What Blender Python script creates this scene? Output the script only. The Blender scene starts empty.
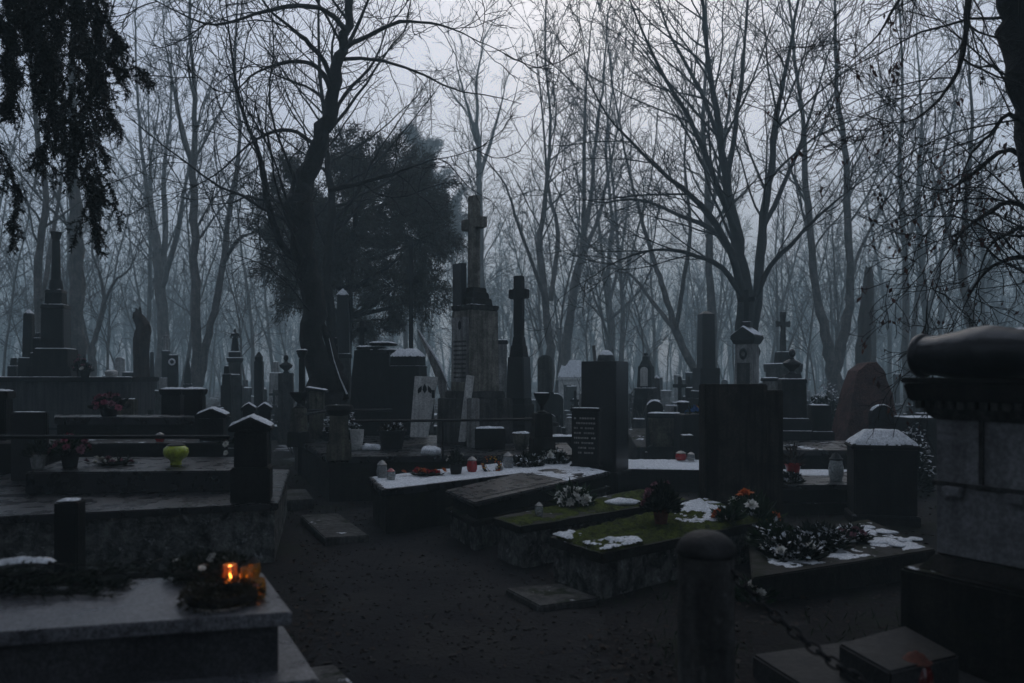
import bpy, bmesh, math, random
import numpy as np
from math import sin, cos, pi, radians, sqrt, atan2
from mathutils import Vector, Matrix, noise

SC = bpy.context.scene
COL = SC.collection
R = random.Random(7)

# ------------------------------------------------------------------ camera model (metres; eye 1.6 m above the path)
F, CZ, HY = 796.0, 1.6, 375.0
def X(px, Y): return (px - 512.0) / F * Y
def Z(py, Y): return CZ - (py - HY) / F * Y
def GY(py, z=0.0): return (CZ - z) * F / (py - HY)
def G(px, py, z=0.0):
    y = GY(py, z); return (X(px, y), y)
def mm(p, Y): return p / F * Y

# ------------------------------------------------------------------ materials
def _n(nt, t, **kw):
    n = nt.nodes.new(t)
    for k, v in kw.items():
        if k in n.inputs: n.inputs[k].default_value = v
        else: setattr(n, k, v)
    return n
def _math(nt, op, a, b=None, clamp=False):
    n = nt.nodes.new('ShaderNodeMath'); n.operation = op; n.use_clamp = clamp
    for i, v in enumerate((a, b)):
        if v is None: continue
        if isinstance(v, (int, float)): n.inputs[i].default_value = v
        else: nt.links.new(v, n.inputs[i])
    return n.outputs[0]
def _mix(nt, fac, a, b, blend='MIX'):
    n = nt.nodes.new('ShaderNodeMix'); n.data_type = 'RGBA'; n.blend_type = blend
    for i, v in ((0, fac), (6, a), (7, b)):
        if isinstance(v, (int, float)): n.inputs[i].default_value = v
        elif isinstance(v, (tuple, list)): n.inputs[i].default_value = (*v[:3], 1)
        else: nt.links.new(v, n.inputs[i])
    return n.outputs[2]
def _ramp(nt, v, lo, hi):
    n = nt.nodes.new('ShaderNodeMapRange'); n.interpolation_type = 'SMOOTHSTEP'
    nt.links.new(v, n.inputs[0]); n.inputs[1].default_value = lo; n.inputs[2].default_value = hi
    return n.outputs[0]
MATS = {}
def mat(name, base, col2=None, scale=5.0, rough=.6, bump=.25, fine=40.0, streak=0.0, moss=0.0, snow=0.0, speck=0.0,
        lichen=0.0, metal=0.0, trans=0.0, emit=None, estr=0.0, sss=0.0, coat=0.0, bdist=.02, mosscol=(.016, .022, .007)):
    m = bpy.data.materials.new(name); m.use_nodes = True; nt = m.node_tree
    b = nt.nodes['Principled BSDF']
    tc = _n(nt, 'ShaderNodeTexCoord'); oi = _n(nt, 'ShaderNodeObjectInfo')
    add = _n(nt, 'ShaderNodeVectorMath', operation='MULTIPLY_ADD')
    nt.links.new(oi.outputs['Random'], add.inputs[0]); add.inputs[1].default_value = (17, 31, 11)
    nt.links.new(tc.outputs['Object'], add.inputs[2]); co = add.outputs[0]
    def noi(sc, det=5, ro=.6, vec=co, dis=0.0):
        n = _n(nt, 'ShaderNodeTexNoise', Scale=sc, Detail=det, Roughness=ro, Distortion=dis); nt.links.new(vec, n.inputs['Vector']); return n.outputs['Fac']
    if col2 is None: col2 = tuple(c * .45 for c in base)
    n1 = noi(scale, 7, .65, dis=.4)
    col = _mix(nt, _ramp(nt, n1, .32, .68), col2, base)
    nf = noi(fine, 3, .6)
    col = _mix(nt, .55, col, _mix(nt, _ramp(nt, nf, .3, .7), (.45, .45, .45), (1.3, 1.3, 1.3)), 'MULTIPLY')
    if streak:
        mp = _n(nt, 'ShaderNodeMapping'); mp.inputs['Scale'].default_value = (9, 9, .55); nt.links.new(co, mp.inputs[0])
        s = noi(1.6, 5, .65, mp.outputs[0])
        col = _mix(nt, streak, col, _mix(nt, _ramp(nt, s, .36, .62), (.22, .2, .19), (1.15, 1.15, 1.12)), 'MULTIPLY')
    if speck:
        v = _n(nt, 'ShaderNodeTexVoronoi', Scale=150.0); nt.links.new(co, v.inputs['Vector'])
        col = _mix(nt, speck, col, _mix(nt, _ramp(nt, v.outputs['Color'], .2, .8), (.35, .35, .36), (1.9, 1.9, 1.95)), 'MULTIPLY')
    if lichen:
        l = noi(13, 6, .7, dis=.6)
        col = _mix(nt, _math(nt, 'MULTIPLY', _ramp(nt, l, .58, .66), lichen), col, tuple(min(.3, c * 4 + .02) for c in base))
    rg = rough; rough_out = None
    ge = _n(nt, 'ShaderNodeNewGeometry'); sx = _n(nt, 'ShaderNodeSeparateXYZ'); nt.links.new(ge.outputs['Normal'], sx.inputs[0])
    if moss:
        k = _math(nt, 'ADD', noi(3.2, 7, .7, dis=.7), _math(nt, 'MULTIPLY', sx.outputs[2], .12))
        k = _ramp(nt, k, .72 - .34 * moss, .84 - .34 * moss)
        mc = _mix(nt, _ramp(nt, noi(22, 4), .3, .7), tuple(c * .45 for c in mosscol), mosscol)
        col = _mix(nt, k, col, mc)
        rough_out = _math(nt, 'ADD', _math(nt, 'MULTIPLY', k, .9 - rough), rough)
    if snow:
        k = _math(nt, 'MULTIPLY', _ramp(nt, sx.outputs[2], .55, .8), _ramp(nt, noi(4.5, 6, .65), .66 - .3 * snow, .72 - .3 * snow))
        col = _mix(nt, k, col, (.72, .75, .78))
        src = rough_out if rough_out is not None else rg
        rough_out = _math(nt, 'ADD', _math(nt, 'MULTIPLY', k, .25), src)
    nt.links.new(col, b.inputs['Base Color'])
    if rough_out is not None: nt.links.new(rough_out, b.inputs['Roughness'])
    else:
        nr = _math(nt, 'MULTIPLY', _ramp(nt, n1, .3, .7), .22)
        nt.links.new(_math(nt, 'ADD', nr, max(.03, rough - .11)), b.inputs['Roughness'])
    b.inputs['Metallic'].default_value = metal
    b.inputs['Specular IOR Level'].default_value = .5 if rough < .45 else .15
    b.inputs['Transmission Weight'].default_value = trans
    b.inputs['Coat Weight'].default_value = coat
    if emit: b.inputs['Emission Color'].default_value = (*emit, 1); b.inputs['Emission Strength'].default_value = estr
    if sss: b.inputs['Subsurface Weight'].default_value = sss; b.inputs['Subsurface Radius'].default_value = (.02, .02, .025)
    if bump:
        bn = _n(nt, 'ShaderNodeBump', Strength=bump, Distance=bdist)
        h = _math(nt, 'ADD', _math(nt, 'MULTIPLY', nf, .5), noi(scale * 2.2, 6, .7))
        nt.links.new(h, bn.inputs['Height']); nt.links.new(bn.outputs[0], b.inputs['Normal'])
    MATS[name] = m
    return m
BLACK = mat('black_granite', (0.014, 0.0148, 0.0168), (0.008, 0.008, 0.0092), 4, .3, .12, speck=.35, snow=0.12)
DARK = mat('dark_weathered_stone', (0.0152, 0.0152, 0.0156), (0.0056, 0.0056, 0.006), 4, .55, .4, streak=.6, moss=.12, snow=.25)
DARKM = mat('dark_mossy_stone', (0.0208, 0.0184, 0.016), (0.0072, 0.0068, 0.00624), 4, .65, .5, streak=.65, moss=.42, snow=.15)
GREY = mat('grey_sandstone', (.27, .27, .275), (.13, .13, .133), 2.5, .75, .3, streak=.28, moss=.1)
GREYD = mat('sooty_sandstone', (.085, .083, .08), (.036, .036, .035), 3.5, .75, .5, streak=.65, moss=.25, lichen=.15, snow=.15)
MOSSY = mat('green_mossy_sandstone', (.16, .15, .12), (.065, .063, .048), 5, .8, .5, streak=.55, moss=.5)
PALE = mat('pale_marble', (.72, .72, .69), (.5, .5, .48), 3, .5, .15, streak=.3)
PALED = mat('pale_weathered_stone', (.36, .36, .35), (.17, .17, .165), 3, .7, .35, streak=.55, moss=.1)
CONC = mat('rough_pale_render', (.17, .175, .165), (.012, .0125, .012), 9, .85, .8, moss=.25, lichen=.7, streak=.35, bdist=.04)
GRAN = mat('speckled_grey_granite', (.13, .13, .135), (.07, .07, .075), 3, .33, .1, speck=.7)
GRANS = mat('speckled_dark_granite', (0.0425, 0.0425, 0.045), (0.025, 0.025, 0.0275), 3, .4, .1, speck=.7)
SLAB = mat('wet_black_slab', (.02, .0205, .0225), (.011, .0115, .0128), 5, .3, .2, lichen=.12)
REDST = mat('rough_red_boulder', (.125, .058, .052), (.058, .03, .027), 4, .8, .9, snow=0.1, bdist=.06)
WALLM = mat('grey_plastered_wall', (0.091, 0.091, 0.09425), (0.05525, 0.05525, 0.0585), 1.5, .8, .3, streak=.5)
SNOW = mat('old_snow', (.84, .86, .88), (.64, .66, .68), 16, .8, .6, 60)
IRON = mat('painted_black_iron', (.02, .02, .022), (.012, .012, .013), 8, .45, .3, metal=.3)
MOSS = mat('thick_moss', (.105, .135, .02), (.026, .032, .009), 12, .95, 1.0, 60, bdist=.05)
BARK = mat('wet_bark', (0.022, 0.0192, 0.0168), (0.008, 0.0072, 0.0068), 5, .8, .9, 30, streak=.4, moss=.12, bdist=.05)
BARKF = mat('mist_paled_bark', (.13, .122, .112), (.06, .056, .052), 3, .85, .6, 18, streak=.4, moss=.15, bdist=.05)  # grey bark of far trees, lightened in colour to look deeper in fog
BARKR = mat('bare_brown_wood', (0.06, 0.039, 0.03), (0.027, 0.018, 0.015), 4, .85, .9, 20, streak=.5, bdist=.05)
TWIG = mat('dark_twigs', (0.021, 0.018, 0.0168), (0.012, 0.0108, 0.0102), 4, .8, 0)
TWIGF = mat('mist_paled_twigs', (.095, .088, .082), (.05, .046, .043), 4, .85, 0)  # far twigs, fog paleness put into their grey
SPRUCE = mat('spruce_needles', (0.009, 0.014, 0.009), (0.004, 0.006, 0.0045), 3, .6, 0)
THUJA = mat('dull_evergreen_leaves', (.075, .068, .056), (.032, .03, .026), 2.5, .7, 0, moss=.0)
LEAFG = mat('dark_green_leaves', (0.028, 0.056, 0.0224), (0.0112, 0.024, 0.0104), 12, .5, 0)
LEAFD = mat('dark_fir_sprigs', (0.0132, 0.021, 0.012), (0.006, 0.0096, 0.006), 14, .6, 0)
LEAFB = mat('dead_brown_leaves', (.035, .022, .016), (.016, .011, .009), 3, .75, 0)
LEAFR = mat('withered_russet_leaves', (.12, .045, .03), (.05, .022, .018), 3, .75, 0)
WREATH = mat('moss_and_cone_wreath', (0.045, 0.0372, 0.021), (0.015, 0.0132, 0.0072), 20, .85, 0)
WHITEF = mat('white_petals', (.85, .84, .78), (.6, .58, .52), 30, .7, 0)
PINKF = mat('pink_petals', (.42, .10, .16), (.2, .04, .07), 30, .7, 0)
DPINK = mat('dusky_pink_petals', (.30, .12, .15), (.12, .05, .07), 30, .7, 0)
REDF = mat('red_petals', (.5, .02, .03), (.3, .012, .02), 30, .6, 0)
ORANGEF = mat('orange_petals', (.65, .16, .03), (.45, .09, .02), 30, .6, 0)
YELF = mat('yellow_petals', (.6, .36, .04), (.4, .22, .03), 30, .6, 0)
BLUEF = mat('blue_petals', (.08, .22, .5), (.04, .12, .3), 30, .6, 0)
TERRA = mat('terracotta_pot', (.13, .045, .03), (.07, .025, .018), 12, .75, .3)
DPOT = mat('black_plastic_pot', (.025, .025, .025), None, 12, .6, .2)
WPOT = mat('white_ceramic', (.6, .6, .57), (.42, .42, .4), 8, .4, .05)
LIME = mat('lime_green_glaze', (.46, .54, .03), (.32, .38, .02), 6, .3, .03, coat=.3)
REDG = mat('red_lantern_glass', (.45, .015, .02), (.3, .01, .012), 8, .15, 0, coat=.4)
AMBERG = mat('amber_lantern_glass', (.95, .50, .05), (.85, .40, .03), 8, .12, 0, trans=.75)
GLOWG = mat('ruby_cup_glass', (.92, .50, .24), (.85, .42, .18), 8, .1, 0, trans=.92)
BOLL = mat('plain_dark_dome', (.034, .033, .034), (.016, .016, .016), 6, .6, .4)
CROSSM = mat('weathered_cross_stone', (.27, .26, .225), (.12, .115, .098), 5, .8, .5, streak=.5, moss=.35)
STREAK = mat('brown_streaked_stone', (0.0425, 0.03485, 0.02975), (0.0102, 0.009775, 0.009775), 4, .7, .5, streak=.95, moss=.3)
MAROON = mat('dark_red_glass', (.10, .008, .008), (.06, .005, .005), 8, .2, 0)
FLAME2 = mat('sunken_flame', (1, .4, .1), (1, .4, .1), 3, .5, 0, emit=(1.0, .5, .13), estr=3)
CLEARG = mat('clear_lantern_glass', (.75, .78, .78), (.6, .62, .62), 8, .1, 0, trans=.75)
FROSTG = mat('milky_lantern_glass', (.55, .58, .56), (.4, .42, .41), 10, .25, 0, trans=.2)
WAX = mat('candle_wax', (.6, .5, .38), (.5, .4, .3), 8, .5, 0)
METALC = mat('dull_lantern_metal', (.3, .29, .27), (.15, .145, .14), 12, .4, .1, metal=.8)
FLAME = mat('candle_flame', (1, .4, .1), (1, .4, .1), 3, .5, 0, emit=(1.0, .55, .17), estr=28)
INK = mat('dark_lettering', (.02, .02, .02), None, 9, .6, 0)
CHALK = mat('pale_lettering', (.36, .35, .32), (.18, .18, .17), 9, .7, 0)

# ------------------------------------------------------------------ mesh building
class MB:
    def __init__(s): s.bm = bmesh.new()
    def _mk(s, V, Fs, M=None):
        vs = [s.bm.verts.new((M @ Vector(v)) if M else v) for v in V]
        for f in Fs:
            try: s.bm.faces.new([vs[i] for i in f])
            except ValueError: pass
        return s
    def box(s, cx, cy, z0, w, d, z1, w1=None, d1=None, M=None, ox=0, oy=0):
        w1 = w if w1 is None else w1; d1 = d if d1 is None else d1
        V = [(cx + sx * w / 2, cy + sy * d / 2, z0) for sx, sy in ((-1, -1), (1, -1), (1, 1), (-1, 1))]
        V += [(cx + ox + sx * w1 / 2, cy + oy + sy * d1 / 2, z1) for sx, sy in ((-1, -1), (1, -1), (1, 1), (-1, 1))]
        return s._mk(V, [(3, 2, 1, 0), (4, 5, 6, 7), (0, 1, 5, 4), (1, 2, 6, 5), (2, 3, 7, 6), (3, 0, 4, 7)], M)
    def prism(s, poly, z0, z1, M=None, inset=0.0):
        n = len(poly); a = sum(poly[i][0] * poly[(i + 1) % n][1] - poly[(i + 1) % n][0] * poly[i][1] for i in range(n))
        if a < 0: poly = poly[::-1]
        cx = sum(p[0] for p in poly) / n; cy = sum(p[1] for p in poly) / n
        V = [(x, y, z0) for x, y in poly] + [(cx + (x - cx) * (1 - inset), cy + (y - cy) * (1 - inset), z1) for x, y in poly]
        Fs = [tuple(range(n - 1, -1, -1)), tuple(range(n, 2 * n))] + [(i, (i + 1) % n, n + (i + 1) % n, n + i) for i in range(n)]
        return s._mk(V, Fs, M)
    def xzprism(s, prof, y0, y1, M=None):      # profile in x,z extruded along y
        n = len(prof); a = sum(prof[i][0] * prof[(i + 1) % n][1] - prof[(i + 1) % n][0] * prof[i][1] for i in range(n))
        if a < 0: prof = prof[::-1]
        V = [(x, y0, z) for x, z in prof] + [(x, y1, z) for x, z in prof]
        Fs = [tuple(range(n)), tuple(range(2 * n - 1, n - 1, -1))] + [((i + 1) % n, i, n + i, n + (i + 1) % n) for i in range(n)]
        return s._mk(V, Fs, M)
    def lathe(s, prof, n=20, c=(0, 0, 0), M=None, sx=1.0, sy=1.0, ph=0.0):
        V = []; Fs = []
        for r, z in prof:
            V += [(c[0] + sx * r * cos(2 * pi * k / n + ph), c[1] + sy * r * sin(2 * pi * k / n + ph), c[2] + z) for k in range(n)]
        for i in range(len(prof) - 1):
            Fs += [(i * n + k, i * n + (k + 1) % n, (i + 1) * n + (k + 1) % n, (i + 1) * n + k) for k in range(n)]
        Fs.append(tuple(range(n - 1, -1, -1))); L = (len(prof) - 1) * n; Fs.append(tuple(L + k for k in range(n)))
        return s._mk(V, Fs, M)
    def tube(s, pts, rad, n=8, M=None):
        V, Fs = tube_np([np.array(pts, float)], [np.array(rad if hasattr(rad, '__len__') else [rad] * len(pts), float)], n)
        return s._mk([tuple(v) for v in V], [tuple(f) for f in Fs] + [tuple(range(n - 1, -1, -1)), tuple(len(pts) * n - n + k for k in range(n))], M)
    def ball(s, c, r, sc=(1, 1, 1), sub=2):
        M = Matrix.Translation(c) @ Matrix.Diagonal((r * sc[0], r * sc[1], r * sc[2], 1))
        bmesh.ops.create_icosphere(s.bm, subdivisions=sub, radius=1, matrix=M); return s
    def tor(s, c, Rr, r, n=20, k=8, M=None):
        V = []; Fs = []
        for i in range(n):
            a = 2 * pi * i / n
            V += [(c[0] + (Rr + r * cos(2 * pi * j / k)) * cos(a), c[1] + (Rr + r * cos(2 * pi * j / k)) * sin(a), c[2] + r * sin(2 * pi * j / k)) for j in range(k)]
        for i in range(n):
            for j in range(k): Fs.append((i * k + j, ((i + 1) % n) * k + j, ((i + 1) % n) * k + (j + 1) % k, i * k + (j + 1) % k))
        return s._mk(V, Fs, M)
    def build(s, name, m, parent=None, bevel=0.0, rough=0.0, cuts=0, smooth=False, loc=None, rot=0.0, seed=0.0):
        bm = s.bm
        bmesh.ops.recalc_face_normals(bm, faces=bm.faces[:])
        if bevel:
            es = [e for e in bm.edges if len(e.link_faces) == 2 and e.calc_face_angle(0) > .5]
            bmesh.ops.bevel(bm, geom=es, offset=bevel, segments=2, affect='EDGES', clamp_overlap=True)
        if rough:
            for _ in range(max(1, cuts)):
                es = [e for e in bm.edges if e.calc_length() > rough * 5]
                if es: bmesh.ops.subdivide_edges(bm, edges=es, cuts=1, use_grid_fill=True)
            bm.normal_update()
            for v in bm.verts:
                p = v.co * (.35 / max(rough * 6, .05)) + Vector((seed, seed * 2, 3))
                v.co += Vector(noise.noise_vector(p)) * rough + Vector(noise.noise_vector(p * 3.1)) * rough * .4
        me = bpy.data.meshes.new(name); bm.to_mesh(me); bm.free()
        me.materials.append(m)
        if smooth: me.shade_smooth(); me.set_sharp_from_angle(angle=radians(smooth if smooth > 1 else 40))
        o = bpy.data.objects.new(name, me); COL.objects.link(o); o.parent = parent
        if loc is not None: o.location = loc
        o.rotation_euler.z = rot
        return o
def tube_np(polys, rads, n):
    VV = []; FF = []; base = 0
    ang = np.arange(n) * 2 * pi / n; ca = np.cos(ang)[None, :, None]; sa = np.sin(ang)[None, :, None]
    for P, r in zip(polys, rads):
        T = np.gradient(P, axis=0); T /= (np.linalg.norm(T, axis=1, keepdims=True) + 1e-9)
        u = np.cross(T[0], (0, 0, 1.)); 
        if np.linalg.norm(u) < .2: u = np.cross(T[0], (1., 0, 0))
        U = u[None, :] - (T @ u)[:, None] * T; U /= (np.linalg.norm(U, axis=1, keepdims=True) + 1e-9)
        W = np.cross(T, U)
        V = P[:, None, :] + r[:, None, None] * (ca * U[:, None, :] + sa * W[:, None, :])
        k = len(P); VV.append(V.reshape(-1, 3))
        i = np.arange(k - 1)[:, None] * n; j = np.arange(n)[None, :]; j2 = (j + 1) % n
        FF.append((np.stack([i + j, i + j2, i + n + j2, i + n + j], -1).reshape(-1, 4) + base)); base += k * n
    if not VV: return np.zeros((0, 3)), np.zeros((0, 4), int)
    return np.concatenate(VV), np.concatenate(FF)
def mesh_np(name, V, Fq, m, parent=None, smooth=False, data_only=False):
    me = bpy.data.meshes.new(name); k = Fq.shape[1]
    me.vertices.add(len(V)); me.vertices.foreach_set('co', np.ascontiguousarray(V, np.float32).ravel())
    me.loops.add(Fq.size); me.loops.foreach_set('vertex_index', np.ascontiguousarray(Fq, np.int32).ravel())
    me.polygons.add(len(Fq)); me.polygons.foreach_set('loop_start', np.arange(len(Fq), dtype=np.int32) * k)
    me.update(calc_edges=True); me.validate(); me.materials.append(m)
    if smooth: me.shade_smooth()
    if data_only: return me
    o = bpy.data.objects.new(name, me); COL.objects.link(o); o.parent = parent; return o

# ------------------------------------------------------------------ things
def tag(o, label=None, cat=None, group=None, kind=None):
    if label: o['label'] = label
    if cat: o['category'] = cat
    if group: o['group'] = group
    if kind or label: o['kind'] = kind or 'thing'
    return o
def thing(name, label, cat, loc=(0, 0, 0), rot=0.0, group=None):
    o = bpy.data.objects.new(name, None); COL.objects.link(o); o.empty_display_size = .2
    o.location = loc; o.rotation_euler.z = radians(rot)
    return tag(o, label, cat, group)
SEED = [0]
def snow(parent, w, d, z, t=.03, cover=.9, c=(0, 0), zf=None, name='snow_cap', disc=False, M=None, poly=None, thin=.5, lump=0.0):
    """old snow lying on a w x d surface: tapered, lumpy, broken up where cover < 1"""
    SEED[0] += 1; sd = SEED[0] * 7.31; t *= thin; cover = min(cover, .93)
    st = max(.010, max(w, d) / (110 if poly else 56)); nx = max(4, int(w / st)); ny = max(4, int(d / st))
    H = {}; bm = bmesh.new()
    for i in range(nx + 1):
        for j in range(ny + 1):
            x = -w / 2 + w * i / nx; y = -d / 2 + d * j / ny
            if disc:
                e = max(0, 1 - sqrt((2 * x / w) ** 2 + (2 * y / d) ** 2)) * min(w, d) / 2
            elif poly:
                e = inpoly(x, y, poly)
            else: e = min(w / 2 - abs(x), d / 2 - abs(y))
            q = 3.0 / max(.12, min(w, d, .9))
            e -= 0 if disc else st * 1.15
            e -= .012 * (noise.noise((x * 25, y * 25, sd)) + .6)
            f = max(0, min(1, e / (t * 1.5 + .004)))
            n = .5 + .5 * noise.fractal((x * q, y * q, sd), .9, 2.1, 4) * .9 + (.16 * noise.noise((x * 21, y * 21, sd + 3)) if min(w, d) > .3 else 0)
            k = 1.0 if cover >= 1 else max(0, min(1, (n - (1 - cover) * .95) / .2))
            h = t * sqrt(f) * k * (.7 + .45 * noise.noise((x * 9, y * 9, sd + 5)) + (.35 + lump) * noise.noise((x * 34, y * 34, sd + 9)))
            H[i, j] = (x, y, h)
    vv = {}
    def V(i, j):
        if (i, j) not in vv:
            x, y, h = H[i, j]; b = (zf(x, y) if zf else 0.0)
            vv[i, j] = bm.verts.new((c[0] + x, c[1] + y, z + b + (h if h > .0005 else -.004)))
        return vv[i, j]
    for i in range(nx):
        for j in range(ny):
            if max(H[a][2] for a in ((i, j), (i + 1, j), (i + 1, j + 1), (i, j + 1))) > t * .12:
                bm.faces.new((V(i, j), V(i + 1, j), V(i + 1, j + 1), V(i, j + 1)))
    if not bm.faces: bm.free(); return None
    me = bpy.data.meshes.new(name); bm.to_mesh(me); bm.free(); me.materials.append(SNOW); me.shade_smooth()
    o = bpy.data.objects.new(name, me); COL.objects.link(o); o.parent = parent
    if M: o.matrix_local = M
    return o
def inpoly(x, y, P):
    n = len(P); ins = False; dm = 1e9
    for i in range(n):
        x0, y0 = P[i]; x1, y1 = P[(i + 1) % n]
        if (y0 > y) != (y1 > y) and x < (x1 - x0) * (y - y0) / (y1 - y0) + x0: ins = not ins
        L2 = (x1 - x0) ** 2 + (y1 - y0) ** 2; t = max(0, min(1, ((x - x0) * (x1 - x0) + (y - y0) * (y1 - y0)) / (L2 + 1e-12)))
        dm = min(dm, (x - x0 - t * (x1 - x0)) ** 2 + (y - y0 - t * (y1 - y0)) ** 2)
    return sqrt(dm) * (1 if ins else -1)
def cross_mb(b, z0, z1, span, t, d, arm=None, cx=0, cy=0, flare=0.0):
    h = z1 - z0; arm = t if arm is None else arm
    za = z1 - h * .30
    prof = [(-t / 2 * (1 + flare), z0), (t / 2 * (1 + flare), z0), (t / 2, za - arm / 2), (span / 2, za - arm / 2 * (1 + flare)), (span / 2, za + arm / 2 * (1 + flare)),
            (t / 2, za + arm / 2), (t / 2 * (1 + flare), z1), (-t / 2 * (1 + flare), z1), (-t / 2, za + arm / 2), (-span / 2, za + arm / 2 * (1 + flare)), (-span / 2, za - arm / 2 * (1 + flare)), (-t / 2, za - arm / 2)]
    b.xzprism([(x + cx, z) for x, z in prof], cy - d / 2, cy + d / 2)
    return za + arm / 2
def arch_prof(w, z0, z1, n=12, spring=None):
    s = z1 - w / 2 if spring is None else spring
    return [(-w / 2, z0), (w / 2, z0)] + [(w / 2 * cos(pi * k / n), s + (z1 - s) * sin(pi * k / n)) for k in range(n + 1)]
def figure_mb(b, z0, h, lean=0):
    """small robed standing statue, h tall"""
    pr = [(.15, 0), (.165, .03), (.15, .25), (.12, .5), (.115, .62), (.135, .74), (.15, .8), (.10, .84), (.045, .86), (.04, .885)]
    b.lathe([(r * h, z * h) for r, z in pr], 14, (0, 0, z0), sy=.72)
    b.ball((0, -.01 * h, z0 + .94 * h), .062 * h, (.85, .95, 1.15), 2)
    for s in (-1, 1):
        b.tube([(s * .13 * h, 0, z0 + .79 * h), (s * .17 * h, -.03 * h, z0 + .64 * h), (s * .05 * h, -.14 * h, z0 + .62 * h)], [.042 * h, .036 * h, .026 * h], 8)
def bust_mb(b, z0, h):
    b.lathe([(.16 * h, 0), (.17 * h, .05 * h), (.10 * h, .12 * h), (.16 * h, .2 * h), (.33 * h, .33 * h), (.36 * h, .45 * h), (.2 * h, .56 * h), (.1 * h, .6 * h), (.095 * h, .66 * h)], 16, (0, 0, z0), sy=.6)
    b.ball((0, -.02 * h, z0 + .83 * h), .17 * h, (.82, .95, 1.1), 2)
    b.ball((0, -.19 * h, z0 + .80 * h), .035 * h, (.7, 1, 1.3), 1)
def urn_prof(r, h): return [(r * .55, 0), (r * .6, h * .08), (r * .28, h * .16), (r * .22, h * .35), (r * .5, h * .5), (r * .85, h * .75), (r, h * .92), (r * 1.02, h), (r * .85, h), (r * .7, h * .9)]

def mono(name, label, cat, px, Y, tiers, rot=0.0, z0=0.0, dr=1.0, group=None, m=None, bev=.012):
    """a monument of stacked tiers, sizes as seen at its depth: (part, shape, width0, width1, top y, material, snow, cover)"""
    root = thing(name, label, cat, (X(px, Y), Y, z0), rot, group)
    k = abs(cos(radians(rot))) + dr * abs(sin(radians(rot)))
    pz = -.06 if z0 == 0 else -.006
    for t in tiers:
        part, sh, a, c_, yt = t[:5]; mt = t[5] or m; sn = t[6] if len(t) > 6 else 0; cv = t[7] if len(t) > 7 else .85
        z1 = Z(yt, Y) - z0; w0 = mm(a, Y) / k; w1 = mm(c_, Y) / k; b = MB(); sm = False; bv = bev
        if sh in ('cross', 'flare'): w1 = mm(c_, Y) * .85; w0 = (mm(a, Y) - abs(sin(radians(rot))) * w1 * .7) / max(.4, abs(cos(radians(rot))))
        if sh == 'box': b.box(0, 0, pz, w0, w0 * dr, z1, w1, w1 * dr)
        elif sh == 'cyl': b.lathe([(w0 * k / 2, pz), (w1 * k / 2, z1)], 24); sm = 40
        elif sh == 'dome':
            b.lathe([(w0 * k / 2 * cos(q * pi / 16), pz + (z1 - pz) * sin(q * pi / 16)) for q in range(8)] + [(.004, z1)], 24); sm = 40; bv = 0
        elif sh == 'hip': b.box(0, 0, pz, w0, w0 * dr, z1, w1, max(.01, w1 * dr * .3))
        elif sh == 'gable':
            e = pz + (z1 - pz) * .35
            b.xzprism([(-w0 / 2, pz), (w0 / 2, pz), (w0 / 2, e), (0, z1), (-w0 / 2, e)], -w0 * dr / 2, w0 * dr / 2)
        elif sh == 'arch': b.xzprism(arch_prof(w0, pz, z1, 14, z1 - w0 * .42), -w0 * dr / 2, w0 * dr / 2)
        elif sh == 'cross': cross_mb(b, pz, z1, w0, w1, w1 * .8)
        elif sh == 'flare': cross_mb(b, pz, z1, w0, w1, w1 * .7, flare=.5)
        elif sh == 'urn': b.lathe([(r, z + pz) for r, z in urn_prof(w0 / 2, z1 - pz)], 22); sm = 50; bv = 0
        elif sh == 'figure': figure_mb(b, pz, z1 - pz); sm = 50; bv = 0
        elif sh == 'bust': bust_mb(b, pz, z1 - pz); sm = 50; bv = 0
        o = b.build(part, mt, root, bevel=min(bv, w1 * .12 + .002, (z1 - pz) * .3) if bv else 0, smooth=sm)
        if sn:
            if sh == 'gable':
                e = pz + (z1 - pz) * .35
                snow(o, w0 * 1.02, w0 * dr * 1.02, 0, sn, cv, zf=lambda x, y, e=e, z1=z1, w=w0: z1 + .004 - abs(x) * (z1 - e) / (w / 2))
            elif sh == 'arch':
                zs = z1 - w0 * .42
                snow(o, w0 * .96, w0 * dr, 0, sn, cv, zf=lambda x, y, z1=z1, zs=zs, w=w0: zs + (z1 - zs) * sqrt(max(0, 1 - (2 * x / w) ** 2)) + .003)
            elif sh == 'hip':
                snow(o, w0 * 1.0, w0 * dr * 1.0, 0, sn, cv, zf=lambda x, y, w=w0, w1=w1, d=w0 * dr, p=pz, z1=z1: p + .006 + (z1 - p) * max(0, min(1, (w / 2 - abs(x)) / max(.01, (w - w1) / 2), (d / 2 - abs(y)) / (d * .36))))
            elif sh in ('cross', 'flare'):
                h = z1 - pz; snow(o, w1 * .9, w1 * .7, z1, sn, cv)
                snow(o, w0 * .96, w1 * .7, z1 - h * .30 + w1 / 2, sn * .8, .6)
            elif sh in ('cyl', 'urn', 'dome'):
                q = w1 * k if sh == 'cyl' else w0 * (.9 if sh == 'urn' else .8 * k)
                if sh == 'dome': snow(o, q, q, 0, sn, cv, disc=True, zf=lambda x, y, r=w0 * k / 2, p=pz, h=z1 - pz: p + h * sqrt(max(0, 1 - (x * x + y * y) / r ** 2)) + .003)
                else: snow(o, q, q, z1 + .002, sn, cv, disc=True)
            elif sh in ('figure', 'bust'): pass
            else: snow(o, w1 * .99, w1 * dr * .99, z1 + .001, sn, cv)
        pz = z1 - .006
    return root

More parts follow.
